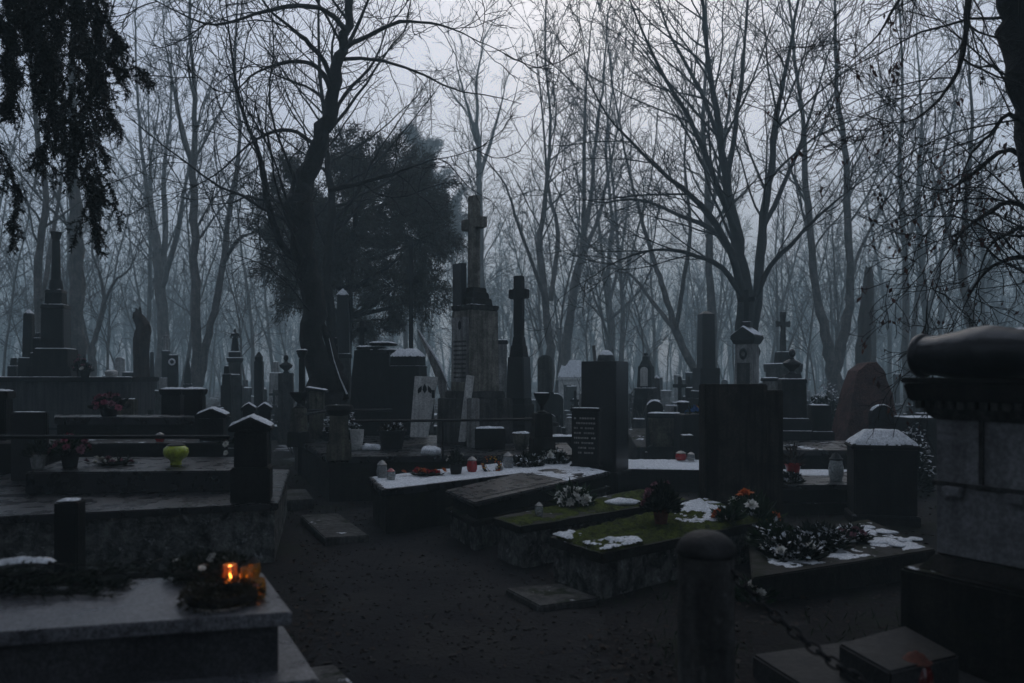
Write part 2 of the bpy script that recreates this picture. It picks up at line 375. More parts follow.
# ------------------------------------------------------------------ leaves, flowers, wreaths, lanterns
class LB:
    """loose quads (leaves, petals, needles)"""
    def __init__(s): s.V = []; s.F = []
    def leaf(s, p, d, n, L, w, fold=0.0):
        p = Vector(p); d = Vector(d).normalized(); n = Vector(n); sd = d.cross(n)
        if sd.length < 1e-4: sd = d.orthogonal()
        sd.normalize(); up = sd.cross(d); i = len(s.V)
        s.V += [p, p + d * L * .5 + sd * w / 2 + up * fold, p + d * L, p + d * L * .5 - sd * w / 2 + up * fold]
        s.F.append((i, i + 1, i + 2, i + 3)); return s
    def build(s, name, m, parent=None):
        return mesh_np(name, np.array([tuple(v) for v in s.V]), np.array(s.F), m, parent)
def rv(r=R):
    while True:
        v = Vector((r.uniform(-1, 1), r.uniform(-1, 1), r.uniform(-1, 1)))
        if .05 < v.length < 1: return v.normalized()
def bloom(lb, c, r, up=(0, 0, 1), rings=3):
    c = Vector(c); up = Vector(up).normalized(); a = up.orthogonal().normalized(); b = up.cross(a)
    for q in range(rings):
        el = .15 + .5 * q; n = 9 - 2 * q
        for k in range(n):
            t = 2 * pi * k / n + q * .4 + R.uniform(-.15, .15)
            d = (a * cos(t) + b * sin(t)) * cos(el) + up * sin(el)
            lb.leaf(c, d, up, r * R.uniform(.85, 1.1) * (1 - .12 * q), r * .75, fold=r * .16)
def sprigs(lb, c, rad, n, L, w, up=.3, flat=1.0):
    c = Vector(c)
    for _ in range(n):
        v = rv(); v.z *= flat
        p = c + Vector((v.x * rad, v.y * rad, abs(v.z) * rad)) * R.random() ** .4
        d = v + Vector((0, 0, up)); lb.leaf(p, d, rv(), L * R.uniform(.6, 1.3), w)
def bouquet(name, label, loc, rad, h, flowers, pot=None, leaf=LEAFG, nl=260, nf=14, fr=.035, potm=DPOT, group=None, snowy=0.0, cat='flowers'):
    root = thing(name, label, cat, loc, R.uniform(0, 360), group)
    zb = 0.0
    if pot:
        r, ph = pot
        MB().lathe([(r * .7, -.004), (r * .95, ph * .9), (r * 1.06, ph * .9), (r * 1.06, ph), (r * .9, ph), (r * .85, ph * .85)], 18).build('pot', potm, root, smooth=40); zb = ph * .85
    lb = LB()
    for _ in range(nl):
        v = rv(); v.z = abs(v.z); p = Vector((v.x * rad * .75, v.y * rad * .75, zb + v.z * h * .75)) * 1.0
        p = Vector((p.x * R.random() ** .5, p.y * R.random() ** .5, zb + (p.z - zb) * R.random() ** .5))
        lb.leaf(p, v + Vector((0, 0, .25)), rv(), fr * R.uniform(1.2, 2.6), fr * .6, fold=.004)
    lb.build('leaves', leaf, root)
    for m in flowers:
        for _ in range(max(1, nf // len(flowers))):
            fb = LB(); v = rv(); v.z = abs(v.z) * .9 + .15; v.normalize()
            bloom(fb, (v.x * rad * .85, v.y * rad * .85, zb + v.z * h * .9), fr * R.uniform(.8, 1.25), v + Vector((0, 0, .4)))
            fb.build('bloom', m, root)
    if snowy:
        sb = LB()
        for _ in range(int(snowy * nl * .9)):
            v = rv(); v.z = abs(v.z); 
            if v.z < .25 or noise.noise(v * 2.5 + Vector((loc[0], loc[1], 0))) < .1 - .35 * snowy: continue
            q = R.uniform(.82, 1.0); sb.leaf((v.x * rad * .8 * q, v.y * rad * .8 * q, zb + v.z * h * q + .006), Vector((v.x, v.y, R.uniform(-.5, .3))) + rv() * .6, (R.gauss(0, .3), R.gauss(0, .3), 1), fr * R.uniform(.6, 1.5), fr * R.uniform(.4, .9), .003)
        if sb.F: sb.build('snow_dusting', SNOW, root)
    return root
def wreath(name, label, loc, Rr, r, m, n=900, tilt=None, extra=None, rot=0, group=None, ne=10, base=TWIG):
    root = thing(name, label, 'wreath', loc, rot, group)
    MB().tor((0, 0, r * .8), Rr, r * .6, 24, 8).build('wreath_ring', base, root)
    lb = LB()
    for _ in range(n):
        a = R.uniform(0, 2 * pi); b = R.uniform(-.5, pi + .5); q = r * R.uniform(.6, 1.05)
        p = Vector(((Rr + q * cos(b)) * cos(a), (Rr + q * cos(b)) * sin(a), r * .8 + q * sin(b)))
        d = Vector((-sin(a), cos(a), 0)) * R.choice((-1, 1)) + Vector((cos(b) * cos(a), cos(b) * sin(a), sin(b))) * .8 + rv() * .7
        lb.leaf(p, d, rv(), r * R.uniform(.5, 1.1), r * .16)
    lb.build('greenery', m, root)
    for mt in (extra or []):
        for _ in range(ne):
            fb = LB(); a = R.uniform(0, 2 * pi); b = R.uniform(.3, pi - .3)
            bloom(fb, ((Rr + r * cos(b)) * cos(a), (Rr + r * cos(b)) * sin(a), r * .8 + r * sin(b)), r * .45, (cos(a) * cos(b), sin(a) * cos(b), sin(b)), 2)
            fb.build('bloom', mt, root)
    return root
def lantern(label, loc, h, r, glass, lit=False, lid=METALC, open_top=False, group=None, name='grave_lantern'):
    root = thing(name, label, 'lantern', loc, 0, group)
    hb = h * (.72 if not open_top else .98)
    prof = [(r * .8, -.002), (r * .85, h * .03), (r * .82, h * .06), (r, h * .2), (r * 1.02, h * .45), (r * .85, hb * .95), (r * .8, hb)]
    inner = [(q * .9, z + (.004 if i == 0 else 0)) for i, (q, z) in enumerate(prof)][::-1]
    b = MB(); n = 20; P = prof + inner; V = []; Fs = []
    for q, z in P: V += [(q * cos(2 * pi * k / n), q * sin(2 * pi * k / n), z) for k in range(n)]
    for i in range(len(P) - 1): Fs += [(i * n + k, i * n + (k + 1) % n, (i + 1) * n + (k + 1) % n, (i + 1) * n + k) for k in range(n)]
    b._mk(V, Fs); b.build('glass_jar', glass, root, smooth=50)
    MB().lathe([(r * .6, .006), (r * .62, h * (.18 if lit else .3)), (r * .5, h * (.19 if lit else .31))], 14).build('candle', WAX, root, smooth=40)
    if not open_top:
        MB().lathe([(r * .9, hb), (r * .95, hb + h * .05), (r * .7, hb + h * .1), (r * .5, hb + h * .2), (r * .2, hb + h * .24), (r * .12, hb + h * .28)], 16).build('lid', lid, root, smooth=40)
    if lit:
        if glass is GLOWG:
            ld = bpy.data.lights.new('candle_glow', 'POINT'); ld.energy = .2; ld.color = (1.0, .5, .18); ld.shadow_soft_size = .012
            lo = bpy.data.objects.new('candle_glow', ld); COL.objects.link(lo); lo.parent = root; lo.location.z = h * .99
        MB().lathe([(.002, h * .24), (r * .2, h * .32), (r * .19, h * .4), (r * .08, h * .5), (.001, h * .58)], 10).build('flame', FLAME if glass is GLOWG else FLAME2, root, smooth=60)
    return root
# ------------------------------------------------------------------ trees
def nrm(v): return v / (np.linalg.norm(v) + 1e-9)
def walk(p, d, L, r0, r1, n, wob, up, rng):
    P = [p]; d = nrm(d); st = L / n
    for i in range(n):
        d = nrm(d + rng.normal(0, wob, 3) + np.array((0, 0, up)))
        P.append(P[-1] + d * st)
    t = np.linspace(0, 1, n + 1)
    return np.array(P), r0 + (r1 - r0) * t ** .8
def kids(limb, n, t0, ang, lf, wob, up, segs, rmin, rng, rk=.6, lmin=.15, lmax=99, taper=.65):
    P, r = limb; out = []
    seg = np.linalg.norm(np.diff(P, axis=0), axis=1); cum = np.concatenate([[0], np.cumsum(seg)]); L = cum[-1]
    for k in range(n):
        t = t0 + (1 - t0) * (k + rng.random()) / n; s = t * L
        i = min(len(seg) - 1, int(np.searchsorted(cum, s)) - 1); i = max(i, 0); q = (s - cum[i]) / (seg[i] + 1e-9)
        p = P[i] + (P[i + 1] - P[i]) * q; rr = r[i] + (r[i + 1] - r[i]) * q
        d = nrm(P[i + 1] - P[i]); a = nrm(np.cross(d, rng.normal(0, 1, 3)))
        th = radians(rng.uniform(*ang)); dd = d * cos(th) + a * sin(th)
        l = min(lmax, max(lmin, L * lf * (1 - taper * t) * rng.uniform(.6, 1.25)))
        out.append(walk(p, dd, l, max(rmin, min(rr * rk, l * .0105)), rmin * .8, segs, wob, up, rng))
    return out
def smooth_px(pts, Y, wob=0.0, rng=None):
    """a limb from points seen at depth Y (px, py, thickness px, depth offset)"""
    A = np.array([(X(p[0], Y + (p[3] if len(p) > 3 else 0)), Y + (p[3] if len(p) > 3 else 0), Z(p[1], Y + (p[3] if len(p) > 3 else 0))) for p in pts])
    r = np.array([mm(p[2], Y) / 2 for p in pts])
    n = len(pts); t = np.linspace(0, n - 1, (n - 1) * 4 + 1); o = np.zeros((len(t), 3)); rr = np.interp(t, np.arange(n), r)
    for k, tt in enumerate(t):
        i = min(int(tt), n - 2); q = tt - i
        p0, p1, p2, p3 = A[max(i - 1, 0)], A[i], A[i + 1], A[min(i + 2, n - 1)]
        o[k] = .5 * (2 * p1 + (p2 - p0) * q + (2 * p0 - 5 * p1 + 4 * p2 - p3) * q * q + (3 * p1 - p0 - 3 * p2 + p3) * q ** 3)
    if rng is not None and wob: o[1:] += rng.normal(0, wob, (len(t) - 1, 3)) * np.linspace(0, 1, len(t) - 1)[:, None] * [1, 1, .3]
    return o, rr
def bark_tube(limbs, sides, rng=None, amp=.06):
    V, Fq = tube_np([l[0] for l in limbs], [l[1] for l in limbs], sides)
    return V, Fq
def make_tree_data(stems, rng, cfg, name):
    """levels of branching below the stems -> (trunk mesh data, crown mesh data)"""
    lev = [stems]
    for c in cfg:
        nx = []
        for l in lev[-1]:
            L = float(np.sum(np.linalg.norm(np.diff(l[0], axis=0), axis=1)))
            n = c['n'] if 'n' in c else max(1, int(round(L * c['per'])))
            nx += kids(l, n, c['t0'], c['ang'], c['lf'], c['wob'], c['up'], c['segs'], c['rmin'], rng, c.get('rk', .6), c.get('lmin', .15), c.get('lmax', 99), c.get('taper', .65))
        lev.append(nx)
    return lev
def tree_meshes(lev, nt, bark, twig, org):
    V0, F0 = tube_np([l[0] - org for l in lev[0]], [l[1] for l in lev[0]], 12)
    parts = [(V0, F0)]
    for k in range(1, nt):
        parts.append(tube_np([l[0] - org for l in lev[k]], [l[1] for l in lev[k]], 6))
    def cat(ps):
        b = 0; vs = []; fs = []
        for v, f in ps:
            vs.append(v); fs.append(f + b); b += len(v)
        return np.concatenate(vs), np.concatenate(fs)
    V, Fq = cat(parts)
    tr = mesh_np('trunk', V, Fq, bark, smooth=True, data_only=True)
    cr = None
    if len(lev) > nt:
        V, Fq = cat([tube_np([l[0] - org for l in lev[k]], [l[1] for l in lev[k]], 4 if k < 3 else 3) for k in range(nt, len(lev))])
        cr = mesh_np('crown', V, Fq, twig, smooth=True, data_only=True)
    return tr, cr
def link(me, name, parent):
    o = bpy.data.objects.new(name, me); COL.objects.link(o); o.parent = parent; return o
def hero_tree(name, label, stems, Y, seed, cfg, bark=BARK, twig=TWIG, nt=1, group=None, base=None, ws=.72):
    rng = np.random.default_rng(seed)
    st = [smooth_px(s, Y, .0, rng) for s in stems]
    st = [(P[:max(5, int((P[:, 2] < 17.5).sum()))], r[:max(5, int((P[:, 2] < 17.5).sum()))]) for P, r in st]
    for P, r in st:      # gentle irregularity of real bark and growth
        P[1:] += rng.normal(0, 1, (len(P) - 1, 3)) * (r[1:, None] * .12)
        r *= 1 + rng.normal(0, .05, len(r))
    org = np.array([st[0][0][0][0], st[0][0][0][1], 0.0]); rm = cfg[0]['rmin']
    for q, (P, r) in enumerate(st):      # stems thin out and run on into a fine leading shoot
        t = np.linspace(0, 1, len(r)); r *= ws * np.where(t > .45, 1 - .55 * (t - .45) / .55, 1); np.maximum(r, rm, out=r)
        E, er = walk(P[-1], P[-1] - P[-3], max(1.2, 90 * r[-1]), r[-1], rm * .7, 8, .13, .02, rng)
        st[q] = (np.concatenate([P, E[1:]]), np.concatenate([r, er[1:]]))
    lev = make_tree_data(st, rng, cfg, name)
    tr, cr = tree_meshes(lev, nt, bark, twig, org)
    root = thing(name, label, 'tree', tuple(org), 0, group)
    link(tr, 'trunk', root)
    if cr: link(cr, 'crown', root)
    return root, lev

# --- the dark crooked tree left of centre
cfgA = [dict(per=2.3, t0=.25, ang=(25, 65), lf=.40, wob=.13, up=.03, segs=9, rmin=.008, rk=.45, lmin=.9, lmax=3.6),
        dict(per=3.6, t0=.15, ang=(25, 60), lf=.38, wob=.15, up=.03, segs=6, rmin=.0058, rk=.5, lmin=.45),
        dict(per=6, t0=.1, ang=(25, 60), lf=.42, wob=.16, up=.03, segs=4, rmin=.0045, rk=.6, lmin=.25, lmax=.7)]
YA = 14.0
stemsA = [
 [(326, 425, 92), (324, 392, 68), (318, 350, 46), (312, 300, 40), (304, 250, 40), (298, 207, 52), (302, 187, 42), (316, 150, 36), (330, 110, 33), (338, 70, 30), (346, 25, 27), (352, -40, 24), (350, -110, 14)],
 [(330, 400, 26, 2.5), (331, 330, 22, 2.6), (327, 270, 20, 2.7), (333, 215, 18, 2.8), (328, 160, 16, 3), (322, 100, 13, 3.2), (318, 40, 11, 3.4), (322, -60, 8, 3.6)],
 [(344, 402, 26), (339, 382, 24), (333, 360, 22), (326, 335, 20), (318, 310, 18)],
 [(309, 262, 16), (285, 250, 13), (268, 205, 12, -.4), (262, 165, 10, -.6), (245, 118, 8, -.9), (232, 60, 6, -1), (224, -20, 4, -1.2)],
 [(335, 85, 11), (320, 55, 9, -.5), (300, 35, 7, -1), (272, 12, 6, -1.4), (245, -25, 4, -1.8)],
 [(333, 95, 10), (318, 68, 8, -.5), (290, 62, 7, -1), (258, 72, 5, -1.5), (235, 92, 4, -2)],
 [(318, 148, 10), (290, 130, 7, .5), (255, 140, 5.5, .9), (215, 175, 4.5, 1.3), (185, 190, 3.5, 1.7)],
 [(345, 30, 10), (320, 8, 8, -1), (270, 10, 6, -1.8), (215, 25, 5, -2.6), (170, 8, 4, -3.2)],
 [(343, 50, 9), (368, 36, 8, -.6), (400, 22, 6, -1), (440, 25, 5, -1.5), (480, 42, 3.5, -2)],
 [(330, 190, 10), (350, 186, 8, -.5), (385, 176, 6, -.9), (415, 166, 4, -1.2), (432, 160, 3, -1.4)],
 [(326, 130, 8), (345, 95, 7, .6), (375, 60, 5, 1), (392, 10, 4, 1.3)],
 [(338, 65, 8), (360, 20, 7, .6), (385, -40, 5, 1)],
]
tA, levA = hero_tree('crooked_tree', 'dark crooked bare tree with a swollen knot, tallest in the left foreground', stemsA, YA, 11, cfgA, ws=.54)
# snow lodged along the leaning root flare
pts = np.array([(X(a, YA - .18), YA - .18, Z(b, YA - .18)) for a, b in ((329, 338), (334, 360), (340, 378), (347, 394))]) - np.array(tuple(tA.location))
Vs, Fs_ = tube_np([pts], [np.array([.004, .008, .011, .018])], 6); o = mesh_np('snow_streak', Vs, Fs_, SNOW, tA, True)

# --- the wide fan of stems right of centre
cfgB = [dict(per=1.6, t0=.2, ang=(18, 48), lf=.40, wob=.09, up=.03, segs=8, rmin=.011, rk=.5, lmin=1.2, lmax=5),
        dict(per=2.5, t0=.15, ang=(20, 50), lf=.38, wob=.12, up=.03, segs=6, rmin=.008, rk=.5, lmin=.6, lmax=2.4),
        dict(per=4.6, t0=.1, ang=(22, 55), lf=.42, wob=.14, up=.03, segs=4, rmin=.0065, rk=.6, lmin=.35, lmax=1.0)]
YB = 22.0
stemsB = [
 [(748, 400, 36), (748, 350, 33), (745, 300, 28), (738, 240, 20), (727, 180, 15), (718, 120, 13), (708, 60, 11), (702, -10, 9), (698, -120, 6)],
 [(750, 340, 22), (757, 290, 17), (762, 230, 14), (771, 170, 12), (778, 110, 10), (790, 50, 8), (800, -20, 7), (806, -110, 4)],
 [(744, 300, 16), (730, 250, 11, -1), (700, 205, 9, -2), (660, 170, 7, -2.6), (615, 125, 5, -3.2), (590, 85, 4, -3.6)],
 [(742, 275, 12), (718, 235, 9, .6), (680, 215, 7, 1.2), (640, 200, 6, 1.8), (598, 202, 4, 2.4), (570, 195, 3, 2.8)],
 [(738, 240, 11), (715, 180, 9, -1), (690, 120, 7, -1.8), (655, 60, 6, -2.4), (630, 0, 4.5, -3)],
 [(745, 300, 11), (722, 268, 8, -.8), (690, 254, 6.5, -1.5), (655, 250, 5, -2.2), (615, 262, 4, -2.8), (596, 275, 3, -3.2)],
 [(727, 180, 9), (738, 110, 8, .8), (745, 40, 6, 1.2), (750, -50, 5, 1.5)],
 [(755, 300, 10), (770, 268, 8, -1), (797, 238, 6, -2), (830, 205, 5, -2.8), (868, 178, 3.5, -3.4)],
 [(762, 230, 9), (790, 170, 7, .7), (815, 100, 5, 1.2), (835, 30, 4, 1.6)],
 [(722, 150, 8), (700, 90, 6.5, .8), (668, 30, 5, 1.3), (650, -30, 4, 1.8)],
]
hero_tree('fan_shaped_tree', 'wide bare tree whose many stems fan out behind the pale shrine', stemsB, YB, 5, cfgB, ws=.6)

cfgC = [dict(per=1.3, t0=.28, ang=(20, 52), lf=.32, wob=.12, up=.05, segs=8, rmin=.013, rk=.45, lmin=1.2, lmax=4.5),
        dict(per=2.2, t0=.15, ang=(22, 55), lf=.38, wob=.14, up=.03, segs=5, rmin=.010, rk=.5, lmin=.6, lmax=2.2),
        dict(per=4.4, t0=.1, ang=(22, 55), lf=.42, wob=.15, up=.02, segs=4, rmin=.0085, rk=.6, lmin=.35, lmax=1.1)]
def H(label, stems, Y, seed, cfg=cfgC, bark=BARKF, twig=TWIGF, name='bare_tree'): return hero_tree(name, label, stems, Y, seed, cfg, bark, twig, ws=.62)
H('bare tree with a forked U of two stems behind the red boulder', [
 [(835, 420, 24), (834, 380, 22), (828, 345, 17), (817, 300, 13), (812, 250, 12), (806, 190, 11), (804, 130, 10), (795, 60, 8), (788, -20, 7), (780, -110, 5)],
 [(834, 372, 19), (845, 330, 15), (850, 280, 13), (848, 220, 12), (846, 160, 11), (838, 100, 10), (836, 40, 8), (833, -50, 6), (830, -120, 4)],
 [(846, 300, 6), (860, 250, 5, 1), (885, 200, 4, 1.5), (900, 150, 3, 2)]], 27, 21)
H('slim bare tree with two close wavy stems behind the dark cross', [
 [(549, 400, 16), (550, 360, 15), (547, 310, 12), (540, 262, 11), (541, 225, 9), (548, 180, 8), (550, 120, 7), (545, 40, 6), (548, -60, 4)],
 [(551, 300, 8), (556, 262, 8, .5), (557, 225, 7, .8), (549, 190, 6, 1), (543, 120, 5, 1.2), (535, 40, 4, 1.5)],
 [(548, 310, 7), (535, 270, 6, -1), (518, 225, 5, -1.5), (505, 185, 4, -2), (478, 150, 3, -2.5)]], 30, 22)
H('leaning bare tree with a snowy twig beside the pale little chapel', [
 [(562, 400, 17), (565, 355, 16), (573, 300, 13), (581, 255, 12), (590, 200, 9), (596, 140, 8), (604, 70, 6), (610, -30, 5)],
 [(580, 262, 8), (596, 225, 7, 1), (607, 180, 5, 1.6), (620, 110, 4, 2), (626, 30, 3, 2.4)],
 [(583, 240, 7), (584, 180, 6, -1), (585, 100, 5, -1.5), (592, 20, 4, -2)]], 33, 23)
H('tall straight pair of grey trunks between broken stump and dark evergreen', [
 [(197, 410, 19), (197, 370, 16), (196, 300, 14), (194, 220, 13), (193, 160, 12), (196, 100, 10), (190, 30, 8), (192, -80, 6)],
 [(199, 385, 14), (206, 345, 13), (217, 300, 11), (225, 250, 10), (231, 200, 10), (240, 140, 8), (235, 70, 7), (240, -40, 5)],
 [(224, 262, 7), (238, 240, 6, -1), (256, 232, 4, -2)],
 [(193, 170, 8), (178, 110, 6, 1), (165, 40, 5, 2)]], 27, 24)
H('hazy bare tree with rising triple fork behind the broken stump', [
 [(163, 400, 20), (162, 340, 18), (160, 280, 16), (155, 240, 12), (146, 190, 9), (140, 130, 7), (136, 50, 6), (134, -40, 5)],
 [(161, 275, 11), (166, 230, 9, .8), (164, 180, 8, 1.2), (170, 120, 6, 1.6), (172, 40, 5, 2)],
 [(161, 290, 9), (176, 240, 8, -1), (186, 180, 6, -1.8), (200, 120, 5, -2.5)],
 [(160, 250, 7), (150, 180, 6, 2), (160, 100, 4, 3)]], 36, 25)
H('thick grey trunk rising behind the columned monument at far left', [
 [(78, 420, 27), (76, 360, 25), (77, 300, 23), (75, 230, 21), (73, 160, 18), (72, 80, 14), (75, -20, 10), (75, -120, 6)],
 [(74, 190, 10), (60, 120, 8, 1), (40, 40, 6, 2)], [(75, 150, 9), (95, 80, 7, -1), (112, 10, 5, -2)]], 26, 26)
H('thin bare tree with a kinked stem left of the columned monument', [
 [(42, 410, 15), (42, 340, 13), (38, 260, 12), (46, 200, 10), (36, 130, 9), (30, 40, 7), (26, -50, 5)],
 [(41, 300, 8), (52, 240, 7, 1), (62, 170, 5, 2), (66, 90, 4, 2.5)]], 24, 27)
H('twisted little tree with a curved double stem behind the grey wall', [
 [(93, 400, 10), (94, 370, 9), (93, 345, 8), (100, 322, 8), (104, 298, 7), (100, 275, 6), (92, 250, 5), (96, 200, 3)],
 [(93, 380, 7), (88, 345, 6), (82, 315, 5), (80, 290, 4), (72, 262, 3)], [(104, 305, 5), (114, 282, 4, -.7), (130, 268, 3, -1), (140, 240, 2, -1.2)]], 30, 28)
H('slanting bare tree with a snow lined trunk left of the black obelisk', [
 [(700, 385, 14), (690, 360, 13), (676, 332, 12), (664, 290, 9), (655, 262, 8), (640, 215, 7), (628, 165, 6), (615, 100, 5), (606, 30, 4)],
 [(676, 332, 9), (655, 305, 7, 1), (640, 285, 6, 1.5), (622, 268, 5, 2), (600, 262, 3, 2.4)],
 [(676, 330, 8), (682, 290, 7, -1), (690, 230, 6, -1.5), (685, 160, 5, -2), (690, 80, 4, -2.2)]], 30, 29)
H('straight dark trunk rising just behind the black obelisk', [
 [(713, 400, 17), (712, 330, 14), (710, 270, 12), (708, 200, 11), (703, 120, 9), (707, 40, 7), (703, -60, 5)],
 [(708, 220, 7), (722, 160, 6, 1), (730, 90, 5, 2), (742, 10, 4, 2.5)]], 30, 30)
H('thick bare trunk standing straight behind the tall pedestal cross', [
 [(481, 400, 17), (481, 300, 15), (480, 230, 13), (479, 160, 12), (477, 90, 10), (480, 10, 8), (478, -80, 5)],
 [(479, 180, 7), (494, 130, 6, 1), (510, 70, 5, 2)], [(479, 150, 6), (466, 100, 5, -1), (450, 40, 4, -2)]], 42, 31)
H('tall slender bare tree rising beyond the round snowy tomb cap', [
 [(908, 410, 13), (905, 350, 12), (906, 290, 10), (903, 230, 9), (900, 160, 8), (903, 80, 6), (898, -10, 5)],
 [(904, 260, 6), (918, 200, 5, 1), (926, 130, 4, 2)]], 32, 32)
H('grey bare tree with curving trunk beyond the big right monument', [
 [(978, 420, 19), (974, 350, 16), (966, 300, 14), (962, 250, 12), (968, 190, 10), (972, 120, 8), (968, 40, 6)],
 [(964, 270, 8), (945, 220, 6, 1), (930, 160, 5, 2)], [(966, 300, 8), (990, 262, 6, -1), (1015, 230, 5, -2)]], 26, 33)
H('tall bare tree seen above the right monument, two stems', [
 [(930, 400, 14), (928, 330, 12), (922, 270, 10), (918, 200, 9), (922, 120, 7), (915, 30, 5)],
 [(926, 320, 8), (938, 270, 7, .8), (950, 210, 6, 1.5), (955, 130, 4, 2)]], 38, 34)
H('fine many branched tree rising over the small mausoleum', [
 [(610, 400, 12), (612, 340, 10), (608, 280, 8), (612, 220, 7), (606, 150, 6), (614, 70, 5), (612, -10, 4)],
 [(610, 300, 6), (622, 250, 5, 1), (630, 190, 4, 2)], [(610, 320, 5), (640, 290, 4, -1), (660, 250, 3, -2)]], 44, 35)

# --- snapped trunks
def snag(label, pts, Y, seed, name='broken_trunk', m=BARKR):
    rng = np.random.default_rng(seed); P, r = smooth_px(pts, Y)
    r *= 1 + rng.normal(0, .07, len(r)); org = np.array([P[0][0], P[0][1], 0.])
    root = thing(name, label, 'tree stump', tuple(org))
    n = 14; V, Fq = tube_np([P - org], [r], n)
    V += rng.normal(0, r.mean() * .08, V.shape); V[-n:, 2] += rng.uniform(-.12, .25, n) * r.mean() * 3     # torn top
    V[-n:, :2] = (V[-n:, :2] - V[-n:, :2].mean(0)) * .75 + V[-n:, :2].mean(0)
    mesh_np('trunk', V, Fq, m, root, True)
    c = V[-n:].mean(0); c2 = c.copy(); c2[2] -= r.mean() * 1.5
    return root
snag('snapped reddish trunk with a torn top beside the grey wall', [(141, 415, 16), (142, 380, 14), (141, 345, 15), (143, 328, 15), (138, 316, 9), (137, 312, 7)], 20, 1)
snag('thick snapped trunk with a jagged top right of the forked tree', [(862, 410, 16), (863, 360, 13), (866, 310, 12), (868, 285, 10), (869, 268, 7)], 27, 2)
snag('slim dead trunk broken off high beyond the boulder', [(872, 400, 8), (873, 350, 7), (871, 300, 6), (870, 268, 4)], 36, 3)

# --- dark evergreens
def evergreen(name, label, lobes, Y, seed, m, bark, trunkpx, nclump, leafL, leafw, per=11, group=None, droop=-.15, cat='tree'):
    rng = np.random.default_rng(seed); base = np.array([X(trunkpx[0], Y), Y, 0.])
    root = thing(name, label, cat, tuple(base), 0, group)
    top = Z(trunkpx[1], Y); r = mm(trunkpx[2], Y) / 2
    limbs = [walk(np.array((0, 0, -.1)), np.array((0, 0, 1.)), top * .9, r, r * .25, 10, .03, .05, rng)]
    vol = np.array([l[2] * l[3] for l in lobes]); vol = vol / vol.sum(); Vs = []
    for li, (cx, cy, rx, rz, dy) in enumerate(lobes):
        yy = Y + dy; c = np.array((X(cx, yy), yy, Z(cy, yy))) - base; R3 = np.array((mm(rx, yy), mm(rx, yy) * .85, mm(rz, yy)))
        zt = min(max(c[2] - R3[2] * .6, top * .2), top * .85); k = int(zt / (top * .9) * 10)
        limbs.append((np.array([limbs[0][0][k], limbs[0][0][k] * .45 + c * .55 - [0, 0, .1], c]), np.array([r * .35, r * .2, r * .08])))
        nb = max(8, int(nclump * vol[li]))
        for _ in range(nb):
            u = rng.normal(0, 1, 3); u /= np.linalg.norm(u); q = rng.uniform(.55, 1.12) * (1 + .35 * noise.noise(Vector(u * 2.1 + li * 5.3)))
            e = c + u * q * R3; a0 = c + (e - c) * rng.uniform(.0, .25); L = np.linalg.norm(e - a0)
            P, r_ = walk(a0, (e - a0) + [0, 0, .12 * L], L, .014, .004, 7, .10, -.05, rng); limbs.append((P, r_))
            m_ = int(per * (1 + L * 2.2))
            t = rng.uniform(.3, 1.0, m_) ** .8 * 6.999; i0 = t.astype(int); f = (t - i0)[:, None]
            p0 = P[i0] + (P[i0 + 1] - P[i0]) * f; dv = nrm(P[-1] - P[0])
            for j in range(7):      # feathery drooping sprays along the bough
                d = dv * .8 + rng.normal(0, .6, (m_, 3)) + [0, 0, droop]; d /= np.linalg.norm(d, axis=1, keepdims=True)
                s_ = np.cross(d, rng.normal(0, 1, (m_, 3))); s_ /= np.linalg.norm(s_, axis=1, keepdims=True) + 1e-9
                Ln = leafL * rng.uniform(.5, 1.3, (m_, 1)); w = leafw * rng.uniform(.6, 1.3, (m_, 1)); p = p0 + rng.normal(0, leafL * .6, (m_, 3))
                Vs.append(np.stack([p, p + d * Ln * .45 + s_ * w / 2, p + d * Ln, p + d * Ln * .45 - s_ * w / 2], 1).reshape(-1, 3))
    V, Fq = tube_np([l[0] for l in limbs], [l[1] for l in limbs], 7); mesh_np('trunk', V, Fq, bark, root, True)
    V = np.concatenate(Vs); mesh_np('crown', V, np.arange(len(V)).reshape(-1, 4), m, root)
    return root
evergreen('dense_evergreen', 'dense dark evergreen with a broad ragged crown behind the crooked tree',
  [(385, 200, 62, 52, 0), (352, 168, 42, 38, .4), (420, 240, 44, 48, -.4), (350, 245, 52, 55, -.3), (395, 288, 52, 42, .2), (430, 292, 30, 36, .3), (300, 200, 42, 52, .5), (277, 255, 30, 48, .2), (300, 285, 34, 34, -.3), (365, 320, 40, 26, .5), (268, 215, 24, 34, .3), (345, 150, 26, 24, .6), (440, 230, 26, 40, 0), (332, 225, 40, 55, .3), (372, 155, 34, 26, .2), (415, 185, 40, 40, .2), (310, 250, 36, 50, .4)],
  20, 3, THUJA, BARK, (345, 160, 16), 560, .14, .026)
evergreen('pale_conifer', 'pale conifer fading into the fog behind the dense evergreen', [(425, 175, 30, 40, 0), (415, 145, 22, 24, 0), (445, 225, 30, 40, 0)], 62, 4, THUJA, BARKF, (420, 125, 6), 110, .3, .06, droop=-.5, per=9)

